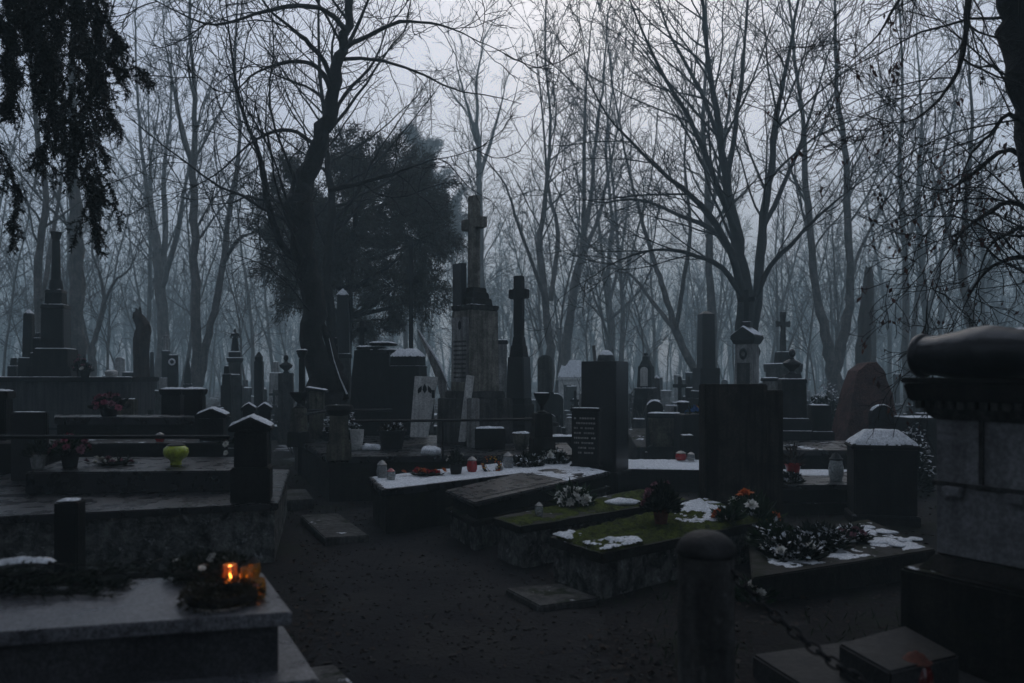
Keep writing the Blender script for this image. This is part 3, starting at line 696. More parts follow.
# --- hanging spruce boughs at upper left (its trunk stands just outside the picture)
def spruce():
    rng = np.random.default_rng(8); Y = 6.6; base = np.array((X(-40, Y), Y, 0.))
    root = thing('hanging_spruce', 'near black spruce drooping its heavy boughs into the upper left corner', 'tree', tuple(base))
    limbs = [(np.array([(0, 0, -.1), (.02, 0, 2.5), (-.03, 0, 5.5), (0, 0, 9.)]), np.array([.2, .17, .14, .08]))]
    boughs = [[(-40, -120, 0), (0, -90, -.2), (50, -40, -.3), (92, 25, -.3), (120, 78, -.3), (133, 62, -.3)],
              [(-40, -90, .2), (10, -50, .2), (60, 0, .1), (95, 70, .1), (112, 122, .1)],
              [(-40, -60, 0), (5, -30, 0), (38, 20, 0), (48, 90, -.1), (46, 160, -.1)],
              [(-40, -20, .3), (5, 0, .3), (40, 45, .2), (66, 110, .2), (82, 170, .2), (96, 232, .2)],
              [(-40, 0, -.2), (-5, 15, -.2), (12, 50, -.3), (10, 110, -.3)],
              [(-40, -90, -.3), (20, -70, -.4), (75, -30, -.4), (105, 20, -.4), (122, 48, -.4)],
              [(-40, -70, .5), (20, -30, .5), (70, 50, .4), (88, 120, .4), (104, 200, .4)],
              [(-40, 120, .3), (0, 150, .2), (15, 190, .2), (12, 240, .2)]]
    nV = []
    def needles(P, dens, Ln):
        seg = np.diff(P, axis=0); L = np.linalg.norm(seg, axis=1)
        for i in range(len(seg)):
            n = max(2, int(L[i] * dens)); t = rng.random((n, 1)); p = P[i] + seg[i] * t; d0 = seg[i] / L[i]
            d = d0 * .7 + rng.normal(0, .55, (n, 3)); d /= np.linalg.norm(d, axis=1, keepdims=True)
            s = np.cross(d, rng.normal(0, 1, (n, 3))); s /= np.linalg.norm(s, axis=1, keepdims=True)
            l = Ln * rng.uniform(.6, 1.3, (n, 1)); w = .0045
            nV.append(np.stack([p, p + d * l * .5 + s * w, p + d * l, p + d * l * .5 - s * w], 1).reshape(-1, 3))
    for bi, b in enumerate(boughs):
        P, r = smooth_px([(x, y, 2.2 - .25 * i, dy) for i, (x, y, dy) in enumerate(b)], Y); P = P - base; limbs.append((P, np.maximum(r, .004)))
        hang = kids((P, r), 52 if bi < 7 else 14, .12, (35, 80), .17, .10, -.34, 6, .0025, rng, .4, lmin=.12, lmax=.40, taper=.45)
        for h in hang:
            limbs.append(h); needles(h[0], 330, .042)
            for g in kids(h, 6, .1, (30, 60), .45, .12, -.14, 3, .002, rng, .5, lmin=.07, lmax=.2):
                limbs.append(g); needles(g[0], 330, .036)
        needles(P[4:], 400, .05)
    V, Fq = tube_np([l[0] for l in limbs[:9]], [l[1] for l in limbs[:9]], 6); mesh_np('trunk', V, Fq, BARK, root, True)
    V1, F1 = tube_np([l[0] for l in limbs[9:]], [l[1] for l in limbs[9:]], 3)
    V2 = np.concatenate(nV); V = np.concatenate([V1, V2]); Fq = np.concatenate([F1, np.arange(len(V2)).reshape(-1, 4) + len(V1)])
    mesh_np('crown', V, Fq, SPRUCE, root)
spruce()

# --- near dark trunk at upper right with withered leaves
cfgR = [dict(per=5.2, t0=.12, ang=(25, 70), lf=.40, wob=.16, up=-.02, segs=8, rmin=.0045, rk=.45, lmin=.5, lmax=1.7),
        dict(per=7.0, t0=.1, ang=(25, 65), lf=.4, wob=.17, up=-.01, segs=5, rmin=.0032, rk=.5, lmin=.22, lmax=.8),
        dict(per=9.0, t0=.1, ang=(25, 60), lf=.45, wob=.17, up=0, segs=3, rmin=.0026, rk=.6, lmin=.12, lmax=.35)]
YR = 7.5
tR, levR = hero_tree('leafy_tree', 'near dark tree leaning out at upper right with a few withered leaves', [
 [(1112, 520, 84), (1100, 400, 80), (1080, 280, 78), (1060, 180, 76), (1040, 110, 74), (1024, 55, 72), (1014, 0, 70), (1000, -90, 66)],
 [(1010, -60, 14), (975, -40, 9, -.3), (966, 30, 7, -.5), (958, 70, 6, -.6), (940, 98, 5, -.7), (915, 119, 4, -.8), (882, 124, 2.5, -.9)],
 [(1060, 190, 12), (1010, 150, 7, .3), (972, 175, 6, .4), (945, 190, 4, .5), (918, 185, 3, .6)],
 [(1080, 260, 12), (1020, 205, 7, -.3), (985, 215, 6, -.5), (960, 235, 4, -.6), (938, 268, 3, -.7)],
 [(1090, 320, 12), (1040, 262, 7, .2), (1000, 262, 6, .3), (975, 285, 4, .4), (962, 312, 3, .5)],
 [(985, -80, 12), (940, -60, 8, .4), (905, -10, 6, .6), (878, 35, 4, .8), (850, 62, 3, 1)],
 [(1080, 230, 10), (1020, 120, 6, -.5), (990, 135, 5, -.6), (968, 160, 4, -.7), (955, 205, 3, -.8)],
 [(1085, 280, 10), (1035, 230, 6, .5), (1005, 235, 5, .6), (985, 255, 4, .7), (975, 300, 3, .8)],
 [(985, -80, 10), (930, -70, 7, -.4), (880, -30, 5, -.6), (862, 5, 3, -.8)]], YR, 41, cfgR)
lb = LB(); rr = random.Random(5); org = np.array(tuple(tR.location))
for l in levR[2]:
    pr = .32 if l[0][-1][2] < Z(120, YR) else .07
    if rr.random() < pr:
        for _ in range(rr.randint(1, 4)):
            p = l[0][-1] - org; lb.leaf(p + np.array([rr.gauss(0, .03) for _ in range(3)]), (rr.gauss(0, .5), rr.gauss(0, .5), -1), rv(rr), rr.uniform(.04, .075), rr.uniform(.02, .035), .006)
for a, b in ((895, 64), (897, 76), (893, 70), (899, 62)):
    for _ in range(5):
        p = np.array((X(a, 6.9), 6.9, Z(b, 6.9))) - org; lb.leaf(p + np.array([rr.gauss(0, .02) for _ in range(3)]), (rr.gauss(0, .4), rr.gauss(0, .4), -1), rv(rr), .07, .03, .006)
lb.build('withered_leaves', LEAFR, tR)

# --- the wood beyond: bare trees built from a few kinds
def proto(seed, h, fork):
    rng = np.random.default_rng(seed); st = []
    r0 = h * .0095
    P, r = walk(np.array((0, 0, -.2)), np.array((rng.normal(0, .06), rng.normal(0, .06), 1)), h, r0, r0 * .12, 14, .045, .03, rng); r[0] *= 1.35; st.append((P, r))
    for k in range(fork):
        i = rng.integers(2, 6); a = rng.uniform(0, 2 * pi)
        st.append(walk(P[i], np.array((cos(a) * .42, sin(a) * .42, 1)), h * rng.uniform(.5, .72), r[i] * .7, r0 * .1, 10, .06, .06, rng))
    cfg = [dict(per=1.2, t0=.28, ang=(22, 58), lf=.30, wob=.12, up=.06, segs=7, rmin=.016, rk=.5, lmin=1.2, lmax=4.5),
           dict(per=1.8, t0=.12, ang=(22, 58), lf=.40, wob=.14, up=.03, segs=4, rmin=.013, rk=.5, lmin=.6, lmax=2.2),
           dict(per=4.2, t0=.1, ang=(22, 58), lf=.45, wob=.15, up=.02, segs=3, rmin=.0115, rk=.6, lmin=.4, lmax=1.2)]
    lev = make_tree_data(st, rng, cfg, 'x')
    return tree_meshes(lev, 1, BARKF, TWIGF, np.zeros(3)), lev
PROTO = [proto(100 + k, (16, 17, 14.5, 17.5, 15, 13.5, 16.5)[k], (1, 0, 2, 1, 2, 3, 1)[k]) for k in range(7)]
def young(seed, h):
    rng = np.random.default_rng(seed); r0 = h * .0052
    st = [walk(np.array((0, 0, -.2)), np.array((rng.normal(0, .08), rng.normal(0, .08), 1)), h, r0, .012, 14, .07, .03, rng)]
    cfg = [dict(per=2.4, t0=.2, ang=(25, 65), lf=.28, wob=.13, up=.05, segs=7, rmin=.012, rk=.5, lmin=1.0, lmax=3.5), dict(per=2.6, t0=.12, ang=(25, 60), lf=.42, wob=.15, up=.02, segs=4, rmin=.010, rk=.5, lmin=.5, lmax=1.8), dict(per=4.0, t0=.1, ang=(25, 60), lf=.45, wob=.16, up=.0, segs=3, rmin=.009, rk=.6, lmin=.3, lmax=.9)]
    return tree_meshes(make_tree_data(st, rng, cfg, 'y'), 1, BARKF, TWIGF, np.zeros(3))
YOUNG = [young(200 + k, (11, 13, 9.5, 12)[k]) for k in range(4)]; ry = random.Random(31)
for k in range(44):
    y = ry.uniform(33, 60); px = (k + ry.random()) / 44 * 1080 - 28
    o = thing('young_tree', 'slender young bare tree with fine twigs at the misty edge of the wood', 'tree', (X(px, y), y, 0), ry.uniform(0, 360), 'slender young trees at the misty edge'); q = ry.uniform(.8, 1.2); o.scale = (q, q, q)
    d = YOUNG[k % 4]; link(d[0], 'trunk', o); link(d[1], 'crown', o)
rt = random.Random(19); placed = []
def wood(n, y0, y1, label, group, sp):
    c = 0; tries = 0
    while c < n and tries < 6000:
        tries += 1
        y = y0 + (y1 - y0) * rt.random() ** .8; px = rt.uniform(-60, 1084); x = X(px, y)
        if any((x - a) ** 2 + (y - b) ** 2 < sp * sp for a, b in placed): continue
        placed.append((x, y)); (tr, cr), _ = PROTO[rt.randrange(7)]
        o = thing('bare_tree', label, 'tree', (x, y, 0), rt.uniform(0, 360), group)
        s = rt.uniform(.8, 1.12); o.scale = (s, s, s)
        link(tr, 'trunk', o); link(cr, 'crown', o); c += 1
wood(30, 36, 54, 'hazy grey bare tree in the nearer row of the foggy wood', 'hazy bare trees in the nearer wood', 3.0)
wood(95, 54, 105, 'faint bare tree almost lost in the fog of the wood', 'faint bare trees lost in the fog', 2.4)
# far-off wood that reads as one mass
def far_wood():
    rng = np.random.default_rng(77); Vs = []; Fs = []; b = 0; src = []
    for (_, lev) in PROTO[:4]:
        V, Fq = tube_np([l[0] for l in lev[0]], [l[1] for l in lev[0]], 5); V1, F1 = tube_np([l[0] for l in lev[1]], [l[1] * 1.8 for l in lev[1]], 3)
        src.append((np.concatenate([V, V1]), np.concatenate([Fq, F1 + len(V)])))
    for i in range(520):
        V, Fq = src[rng.integers(4)]; a = rng.uniform(0, 6.28); s = rng.uniform(.8, 1.12); y = rng.uniform(88, 170); x = rng.uniform(-.75, .75) * y
        Rm = np.array(((cos(a), -sin(a), 0), (sin(a), cos(a), 0), (0, 0, 1)))
        Vs.append(V @ Rm.T * s + (x, y, 0)); Fs.append(Fq + b); b += len(V)
    for i in range(420):      # brushwood under the far trees
        V, Fq = src[rng.integers(4)]; a = rng.uniform(0, 6.28); q = rng.uniform(.14, .34); y = rng.uniform(58, 130); x = rng.uniform(-.75, .75) * y
        Rm = np.array(((cos(a), -sin(a), 0), (sin(a), cos(a), 0), (0, 0, 1)))
        Vs.append(V @ Rm.T * [q * 1.6, q * 1.6, q] + (x, y, 0)); Fs.append(Fq + b); b += len(V)
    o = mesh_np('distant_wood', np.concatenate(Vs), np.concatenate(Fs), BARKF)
    tag(o, 'grey mass of far bare trunks dissolving in the fog', 'woodland', kind='stuff')
far_wood()

def shade_spruce_data(seed, h=17.0, rad=3.0, z0=1.4, nb=230):  # spruce shape for the light-blocking trees added out of view
    rng = np.random.default_rng(seed); Vs = []; lim = [(np.array([(0, 0, -.1), (0, 0, h * .5), (0, 0, h)]), np.array([.24, .15, .02]))]
    for k in range(nb):
        z = z0 + (h * .98 - z0) * (k / nb) ** .9; L = rad * (1 - ((z - z0 * .8) / (h - z0 * .8)) ** 1.2) * rng.uniform(.75, 1.1) + .25; a = k * 2.4 + rng.normal(0, .2)
        P, r = walk(np.array((0, 0, z)), np.array((cos(a), sin(a), .05)), L, .03, .006, 6, .05, -.09, rng); lim.append((P, r))
        m = int(26 * L) + 8; t = rng.uniform(.1, 1, m) * 5.999; i0 = t.astype(int); p = P[i0] + (P[i0 + 1] - P[i0]) * (t - i0)[:, None]
        d = nrm(P[-1] - P[0]) * .6 + rng.normal(0, .5, (m, 3)) + [0, 0, -.45]; d /= np.linalg.norm(d, axis=1, keepdims=True)
        s_ = np.cross(d, rng.normal(0, 1, (m, 3))); s_ /= np.linalg.norm(s_, axis=1, keepdims=True)
        Ln = rng.uniform(.25, .6, (m, 1)); w = rng.uniform(.05, .11, (m, 1))
        Vs.append(np.stack([p, p + d * Ln * .4 + s_ * w, p + d * Ln, p + d * Ln * .4 - s_ * w], 1).reshape(-1, 3))
    V, Fq = tube_np([l[0] for l in lim], [l[1] for l in lim], 5); V2 = np.concatenate(Vs)
    return mesh_np('trunk', V, Fq, BARK, data_only=True), mesh_np('crown', V2, np.arange(len(V2)).reshape(-1, 4), SPRUCE, data_only=True)
tsp = shade_spruce_data(3)
ovr = shade_spruce_data(9, 18.0, 4.8, 10.2, 240)
for k, (x, y) in enumerate(((-5.2, 2.0), (5.4, 2.2), (-7.6, 6.6), (7.9, 6.2), (.3, -2.6), (-10.5, 11.5), (10.8, 11))):  # high crowns added above the view to darken near graves and mist
    o = thing('added_canopy_spruce', 'added unseen spruce whose high crown shades the near graves', 'tree', (x, y, 0), k * 77, 'added unseen spruces shading the near graves')
    link(ovr[0], 'trunk', o); link(ovr[1], 'crown', o)
for k, (x, y) in enumerate(((-4.5, -4), (3.5, -5), (-9.5, -2), (-.5, -9), (-11.5, 4), (11, 3), (13, 8.5), (-13.5, 10), (-7, -10), (7, -11), (-18, 17), (17, 15))):  # unseen trees added behind and beside the camera to darken front faces
    o = thing('added_shade_spruce', 'tall dark spruce standing beside the path outside the view', 'tree', (x, y, 0), k * 57, 'added unseen spruces round the viewpoint'); q = .85 + .02 * (k % 6); o.scale = (q, q, q)
    link(tsp[0], 'trunk', o); link(tsp[1], 'crown', o)

# --- leafless shrubs among the graves
def shrub_data(seed):
    rng = np.random.default_rng(seed); st = []
    for k in range(9):
        a = rng.uniform(0, 6.28); st.append(walk(np.array((cos(a) * .05, sin(a) * .05, -.03)), np.array((cos(a) * .5, sin(a) * .5, 1)), rng.uniform(.6, 1.3), .011, .005, 7, .12, .02, rng))
    cfg = [dict(per=6, t0=.2, ang=(20, 50), lf=.5, wob=.15, up=.05, segs=5, rmin=.005, rk=.6, lmin=.2), dict(per=6, t0=.1, ang=(20, 50), lf=.5, wob=.15, up=.03, segs=3, rmin=.004, rk=.6, lmin=.12)]
    return tree_meshes(make_tree_data(st, rng, cfg, 's'), 1, TWIGF, TWIGF, np.zeros(3))
SH = [shrub_data(k) for k in (1, 2, 3)]; rs = random.Random(4)
for k in range(26):
    y = rs.uniform(16, 32); px = rs.uniform(10, 1000); o = thing('bare_shrub', 'leafless grey shrub growing between the misty graves', 'shrub', (X(px, y), y, 0), rs.uniform(0, 360), 'leafless shrubs between the graves'); q = rs.uniform(.7, 1.3); o.scale = (q, q, q)
    d = SH[k % 3]; link(d[0], 'stems', o); link(d[1], 'twigs', o)
# ------------------------------------------------------------------ ground
def gz(x, y): return .035 * noise.noise((x * .35, y * .35, 3)) + .012 * noise.noise((x * 2.1, y * 2.1, 7)) - .02
def on_path(x, y):
    """the trodden dirt path that comes from the camera and turns away to the left"""
    c = np.interp(y, (0, 3, 5, 7, 9.5), (.15, .0, -.35, -.8, -1.35)); h = np.interp(y, (0, 3, 5, 7.5, 10), (.75, .8, .95, .8, .5))
    return h - abs(x - c) + .22 * noise.noise((x * 1.3, y * 1.3, 1)) + .07 * noise.noise((x * 6, y * 6, 2)) if y < 10.3 else -1
def ground_mat():
    m = bpy.data.materials.new('damp_soil_and_litter'); m.use_nodes = True; nt = m.node_tree; b = nt.nodes['Principled BSDF']
    tc = _n(nt, 'ShaderNodeTexCoord'); co = tc.outputs['Object']
    def noi(s, d=6, r=.65):
        n = _n(nt, 'ShaderNodeTexNoise', Scale=s, Detail=d, Roughness=r); nt.links.new(co, n.inputs['Vector']); return n.outputs['Fac']
    c = _mix(nt, _ramp(nt, noi(1.1), .35, .65), (.0065, .006, .0066), (.0115, .0105, .0115))
    c = _mix(nt, _ramp(nt, noi(38, 4), .45, .7), c, (.028, .023, .021))
    c = _mix(nt, _math(nt, 'MULTIPLY', _ramp(nt, noi(.9, 5), .52, .62), .7), c, (.012, .016, .007))
    # patches of old snow lying about further in
    sp = _n(nt, 'ShaderNodeSeparateXYZ'); nt.links.new(co, sp.inputs[0])
    k = _math(nt, 'MULTIPLY', _ramp(nt, noi(.75, 8, .7), .57, .61), _ramp(nt, sp.outputs[1], 13, 22))
    c = _mix(nt, k, c, (.7, .73, .76))
    nt.links.new(c, b.inputs['Base Color']); b.inputs['Roughness'].default_value = .85; b.inputs['Specular IOR Level'].default_value = .12
    bn = _n(nt, 'ShaderNodeBump', Strength=.8, Distance=.03); nt.links.new(_math(nt, 'ADD', noi(20, 6), _math(nt, 'MULTIPLY', noi(90, 3), .4)), bn.inputs['Height']); nt.links.new(bn.outputs[0], b.inputs['Normal'])
    return m
GM = ground_mat()
PATHM = mat('packed_dirt_path', (.0105, .0103, .0125), (.005, .005, .006), 1.6, .8, .9, 45, bdist=.03)
ys = np.concatenate([np.linspace(-25, 1, 27), np.linspace(1.15, 16, 110), np.linspace(16.5, 40, 48), np.linspace(43, 195, 40)])
xs = np.concatenate([-np.geomspace(190, 6, 40), np.linspace(-5.85, 5.85, 90), np.geomspace(6, 190, 40)])
V = np.array([(x, y, gz(x, y)) for y in ys for x in xs]); nx = len(xs)
i = np.arange(len(ys) - 1)[:, None] * nx + np.arange(nx - 1)[None, :]
Fq = np.stack([i, i + 1, i + nx + 1, i + nx], -1).reshape(-1, 4)
tag(mesh_np('ground', V, Fq, GM, smooth=True), kind='structure')
bm = bmesh.new(); vv = {}; st = .07
for a in range(-40, 24):
    for b in range(0, 152):
        x0, y0 = a * st, b * st
        if on_path(x0 + st / 2, y0 + st / 2) > 0:
            q = []
            for dx, dy in ((0, 0), (1, 0), (1, 1), (0, 1)):
                kx = (a + dx, b + dy)
                if kx not in vv:
                    x, y = kx[0] * st, kx[1] * st; e = on_path(x, y)
                    vv[kx] = bm.verts.new((x, y, gz(x, y) + (.010 if e > .05 else -.004) + .006 * noise.noise((x * 5, y * 5, 9))))
                q.append(vv[kx])
            bm.faces.new(q)
me = bpy.data.meshes.new('path'); bm.to_mesh(me); bm.free(); me.materials.append(PATHM); me.shade_smooth()
o = bpy.data.objects.new('path', me); COL.objects.link(o); tag(o, kind='structure')
# fallen leaves and grit
lb = LB(); rl = random.Random(3)
for _ in range(16000):
    y = rl.uniform(2.6, 15) if rl.random() < .8 else rl.uniform(15, 24); x = rl.uniform(-.68, .68) * y
    e = on_path(x, y)
    if e > .15 and rl.random() < .72: continue
    if noise.fractal((x * .9, y * .9, 8), .9, 2, 3) < rl.uniform(-.35, .5): continue
    z = gz(x, y) + .016; lb.leaf((x, y, z), (rl.gauss(0, 1), rl.gauss(0, 1), rl.gauss(0, .22)), (rl.gauss(0, .4), rl.gauss(0, .4), 1), rl.uniform(.03, .065), rl.uniform(.02, .04), rl.uniform(-.008, .012))
tag(lb.build('fallen_leaves', LEAFB), 'brown fallen leaves strewn over the damp ground', 'leaves', kind='stuff')
bm = bmesh.new()
for _ in range(6000):
    y = 2.6 + 9 * rl.random() ** 1.3; x = rl.uniform(-.5, .5) * y
    if on_path(x, y) < -.3: continue
    s = rl.uniform(.004, .011) * (1.9 if rl.random() < .06 else 1); M = Matrix.Translation((x, y, gz(x, y) + .012)) @ Matrix.Diagonal((s * rl.uniform(.7, 1.5), s * rl.uniform(.7, 1.4), s * .7, 1))
    bmesh.ops.create_cube(bm, size=1.6, matrix=M @ Matrix.Rotation(rl.uniform(0, 3), 4, rv(rl)))
me = bpy.data.meshes.new('grit'); bm.to_mesh(me); bm.free(); me.materials.append(mat('grit_stone', (.05, .043, .041), (.012, .011, .011), 30, .8, .2))
o = bpy.data.objects.new('grit', me); COL.objects.link(o); tag(o, 'small stones and clods scattered on the path', 'gravel', kind='stuff')
lb = LB()
for _ in range(9000):
    y = 4 + 16 * rl.random(); x = rl.uniform(-.66, .66) * y
    if on_path(x, y) > -.1 or noise.noise((x * .8, y * .8, 4)) < .02: continue
    lb.leaf((x, y, gz(x, y)), (rl.gauss(0, .5), rl.gauss(0, .5), 1), rv(rl), rl.uniform(.04, .11), .008, .002)
tag(lb.build('grass', LEAFG), 'thin dull grass between the graves', 'grass', kind='stuff')

# ------------------------------------------------------------------ helpers for slabs given by four corners seen on their top plane
def quad(pxs, z): return [G(a, b, z) for a, b in pxs]
def ctr(P): return (sum(p[0] for p in P) / len(P), sum(p[1] for p in P) / len(P))
def rel(P, c): return [(p[0] - c[0], p[1] - c[1]) for p in P]
def off(P, d):            # grow (d>0) or shrink a convex polygon
    n = len(P); c = ctr(P); out = []
    a = sum(P[i][0] * P[(i + 1) % n][1] - P[(i + 1) % n][0] * P[i][1] for i in range(n)); s = 1 if a > 0 else -1
    for i in range(n):
        p0, p1, p2 = Vector(P[i - 1]), Vector(P[i]), Vector(P[(i + 1) % n])
        e1 = (p1 - p0).normalized(); e2 = (p2 - p1).normalized(); n1 = Vector((e1.y, -e1.x)) * s; n2 = Vector((e2.y, -e2.x)) * s
        b = (n1 + n2); b /= max(.3, b.length_squared / 2); out.append((p1.x + b.x * d, p1.y + b.y * d))
    return out
def polysnow(root, P, z, t, cover, name='snow_patch'):
    xs_ = [p[0] for p in P]; ys_ = [p[1] for p in P]; c = ((min(xs_) + max(xs_)) / 2, (min(ys_) + max(ys_)) / 2)
    return snow(root, max(xs_) - min(xs_), max(ys_) - min(ys_), z, t, cover, c=c, poly=rel(P, c), name=name)

# ================================================================== LEFT FOREGROUND
# -- speckled granite tomb, nearest on the left
A = [(-.88, 3.19), (-2.95, 2.68), (-3.3, 3.36), (-1.2, 3.83)]; c = ctr(A); r_ = thing('granite_tomb', 'speckled grey granite tomb in the near left corner carrying wreaths and candles', 'grave', (c[0], c[1], 0)); Pt = rel(A, c)
MB().prism(Pt, .595, .65).build('top_slab', GRAN, r_, bevel=.006)
MB().prism(off(Pt, -.045), -.06, .597).build('body', GRANS, r_, bevel=.004)
k = [(p[0] + .02, p[1] - .005) for p in off(Pt, .07)]; MB().prism(k, -.06, .40).build('plinth', GRAN, r_, bevel=.006)
TA = (c, .65)
def onA(px, py): return (*G(px, py, .65), .65)
wreath('pine_wreath', 'low wreath of moss and cones in front of the lit candle', onA(222, 603), .125, .038, WREATH, 1500, extra=[DPINK], ne=3)
wreath('pine_wreath', 'dark wreath with a few pale flowers behind the lit candle', onA(207, 577), .13, .045, LEAFD, 1300, extra=[WHITEF], ne=5)
lantern('small lit candle in a red glass cup glowing between the wreaths', onA(230, 586), .10, .036, GLOWG, True, open_top=True, name='lit_candle')
lantern('amber glass candle cup glowing softly at the tomb edge, nearer one', onA(258, 598), .085, .034, AMBERG, True, open_top=True, name='candle_cup')
lantern('amber glass candle cup glowing partly behind the nearer one', onA(247, 586), .085, .032, AMBERG, True, open_top=True, name='candle_cup')
lantern('dull amber cup with a dark lid standing behind the glowing cups', onA(254, 577), .095, .03, AMBERG, lid=DPOT, name='candle_cup')
# evergreen boughs lying on the slab
def boughs(name, label, loc, rot, L, W, n, H=.07, sn=0, m=LEAFD):
    root = thing(name, label, 'evergreen boughs', loc, rot); lb = LB(); tb = MB()
    for k in range(n):
        y = R.uniform(-W, W); a = R.gauss(0, .28); P = []
        for q in range(7):
            t = q / 6; P.append((-L / 2 + t * L * R.uniform(.9, 1.0) + R.gauss(0, .01), y + sin(a) * t * L * .6 + R.gauss(0, .012), .012 + H * R.random() * (1 - t)))
        tb.tube(P, [.006 - .0007 * q for q in range(7)], 5)
        for q in range(6):
            for _ in range(26):
                t = R.random(); p = Vector(P[q]).lerp(Vector(P[q + 1]), t); d = Vector((1, R.choice((-1, 1)) * R.uniform(.5, 1.4), R.gauss(.1, .4)))
                lb.leaf(p, d, rv(), R.uniform(.035, .075), .007)
    tb.build('twigs', TWIG, root); lb.build('needles', m, root)
    if sn: snow(root, L * .66, .075, 0, .04, .85, c=(-L * .2, W * .3), zf=lambda x, y: H + .035 - .4 * abs(y) + .02 * sin(x * 9), name='snow_ridge')
    return root
x, y, z = onA(52, 590); boughs('fir_boughs', 'dark fir boughs with a ridge of snow lying on the granite tomb', (x - .12, y, z), 8, .9, .15, 16, .075, sn=1)

# -- short snow capped post behind the granite tomb
mono('stone_post', 'short dark stone post with a square cap of snow behind the granite tomb', 'post', 70, 5.5, [('shaft', 'box', 25, 25, 500, DARK, .03, 1)], 8)

# -- stepped black family tomb with railing
P = [G(278, 503, .5), G(-90, 521, .5), (-7.2, 9.2), (-2.6, 9.3)]; c = ctr(P); r_ = thing('stepped_tomb', 'long black stepped tomb with a wet ledge running off the left edge', 'grave', (c[0], c[1], 0)); Pt = rel(P, c)
MB().prism(Pt, .44, .50).build('ledge', SLAB, r_, bevel=.008)
MB().prism(off(Pt, -.03), -.06, .442).build('curb_wall', CONC, r_, rough=.008, cuts=3)
P2 = [(X(234, 7.5), 7.5), (X(25, 7.35), 7.35), (X(25, 7.35) - .35, 8.75), (X(234, 7.5) - .2, 8.75)]
MB().prism(rel(P2, c), .495, .70).build('tomb_slab', SLAB, r_, bevel=.012)
P3 = [(X(228, 9.0), 9.0), (X(-60, 8.9), 8.9), (X(-60, 9.7), 9.7), (X(228, 9.7), 9.7)]
MB().prism(rel(P3, c), .495, .83).build('back_wall', DARK, r_, bevel=.012)
P4 = [(X(192, 10.0), 10.0), (X(57, 10.0), 10.0), (X(57, 10.6), 10.6), (X(192, 10.6), 10.6)]
r_ = thing('raised_tomb', 'black raised tomb block with a pale wet top behind the railing', 'grave', (*ctr(P4), 0)); q = rel(P4, ctr(P4))
MB().prism(off(q, .03), .98, 1.07).build('top_slab', SLAB, r_, bevel=.01); MB().prism(q, -.06, .982).build('body', DARK, r_, bevel=.01)
for px, Y, w, lab, yt, yb in ((252, 7.0, 44, 'square dark pillar with a snowy gabled cap at the near end of the railing', 425, 503), (213, 9.4, 32, 'square dark pillar with snowy gabled cap behind the lime lantern', 414, 470),
                      (249, 12.5, 16, 'small gabled pillar under snow, left one of a close pair', 407, 440), (265, 12.7, 16, 'small gabled pillar under snow, right one of a close pair', 407, 440)):
    z0 = .5 if Y < 8 else 0
    mono('gabled_pillar', lab, 'pillar', px, Y, ([('base', 'box', w, w, 466, DARK)] if Y < 8 else []) + [('shaft', 'box', w * .84, w * .82, yt + (5 if Y < 8 else 3), DARK), ('cap', 'gable', w * 1.1, w * 1.1, yt - (9 if Y < 8 else 6 if Y < 11 else 4), DARK, .028 if Y < 8 else .04, 1)], 12, z0, m=DARK)
for px, Y, w, lab, yt in ((173, 11.2, 25, 'flat topped dark pillar dusted white, left of a touching pair', 389), (195, 10.7, 24, 'flat topped dark pillar dusted white, right of a touching pair', 389)):
    mono('snowy_pillar', lab, 'pillar', px, Y, [('shaft', 'box', w * .8, w * .8, yt + 6, DARK), ('cap', 'box', w * .85, w, yt, DARK, .05, 1)], 8)
mono('snowy_pillar', 'dark pillar with a snow cap cut by the left edge', 'pillar', 0, 9.4, [('shaft', 'box', 20, 20, 398, DARK), ('cap', 'box', 26, 24, 391, DARK, .06, 1)], 10)
def rail(name, label, pts, r, posts=(), m=IRON):
    c = pts[0]; root = thing(name, label, 'railing', (c[0], c[1], 0))
    L = [tuple(np.array(p) - (c[0], c[1], 0)) for p in pts]; MB().tube(L, r, 8).build('bar', m, root, smooth=50)
    for (x, y, z0, z1) in posts: MB().tube([(x - c[0], y - c[1], z0), (x - c[0], y - c[1], z1)], r * .8, 8).build('post', m, root, smooth=50)
    return root
rail('iron_rail', 'black rail running left from the gabled pillar', [(X(229, 7.0), 7.0, Z(437, 7.0)), (X(-40, 6.85), 6.85, Z(437, 6.85))], .017)
lx = (X(176, 7.95), 7.95, .70)
b = MB(); b.lathe([(.042, -.002), (.055, .006), (.05, .03), (.062, .055), (.105, .085), (.122, .125), (.118, .165), (.09, .19), (.085, .195)], 24)
r_ = thing('lime_lantern', 'bulbous lime green grave lantern on the black slab', 'lantern', lx); b.build('glass_bowl', LIME, r_, smooth=60)
MB().lathe([(.085, .193), (.088, .203), (.06, .215), (.02, .22)], 18).build('lid', DPOT, r_, smooth=40)
bouquet('potted_flowers', 'pot of dusky pink flowers beside the rail at far left', (X(70, 7.75), 7.75, .70), .19, .20, [DPINK, PINKF], (.09, .16), nf=26, fr=.042, nl=300)
bouquet('withered_plant', 'grey withered plant in a pale pot left of the pink flowers', (X(38, 7.7), 7.7, .70), .15, .20, [], (.075, .13), LEAFD, 260, fr=.03, potm=PALED)
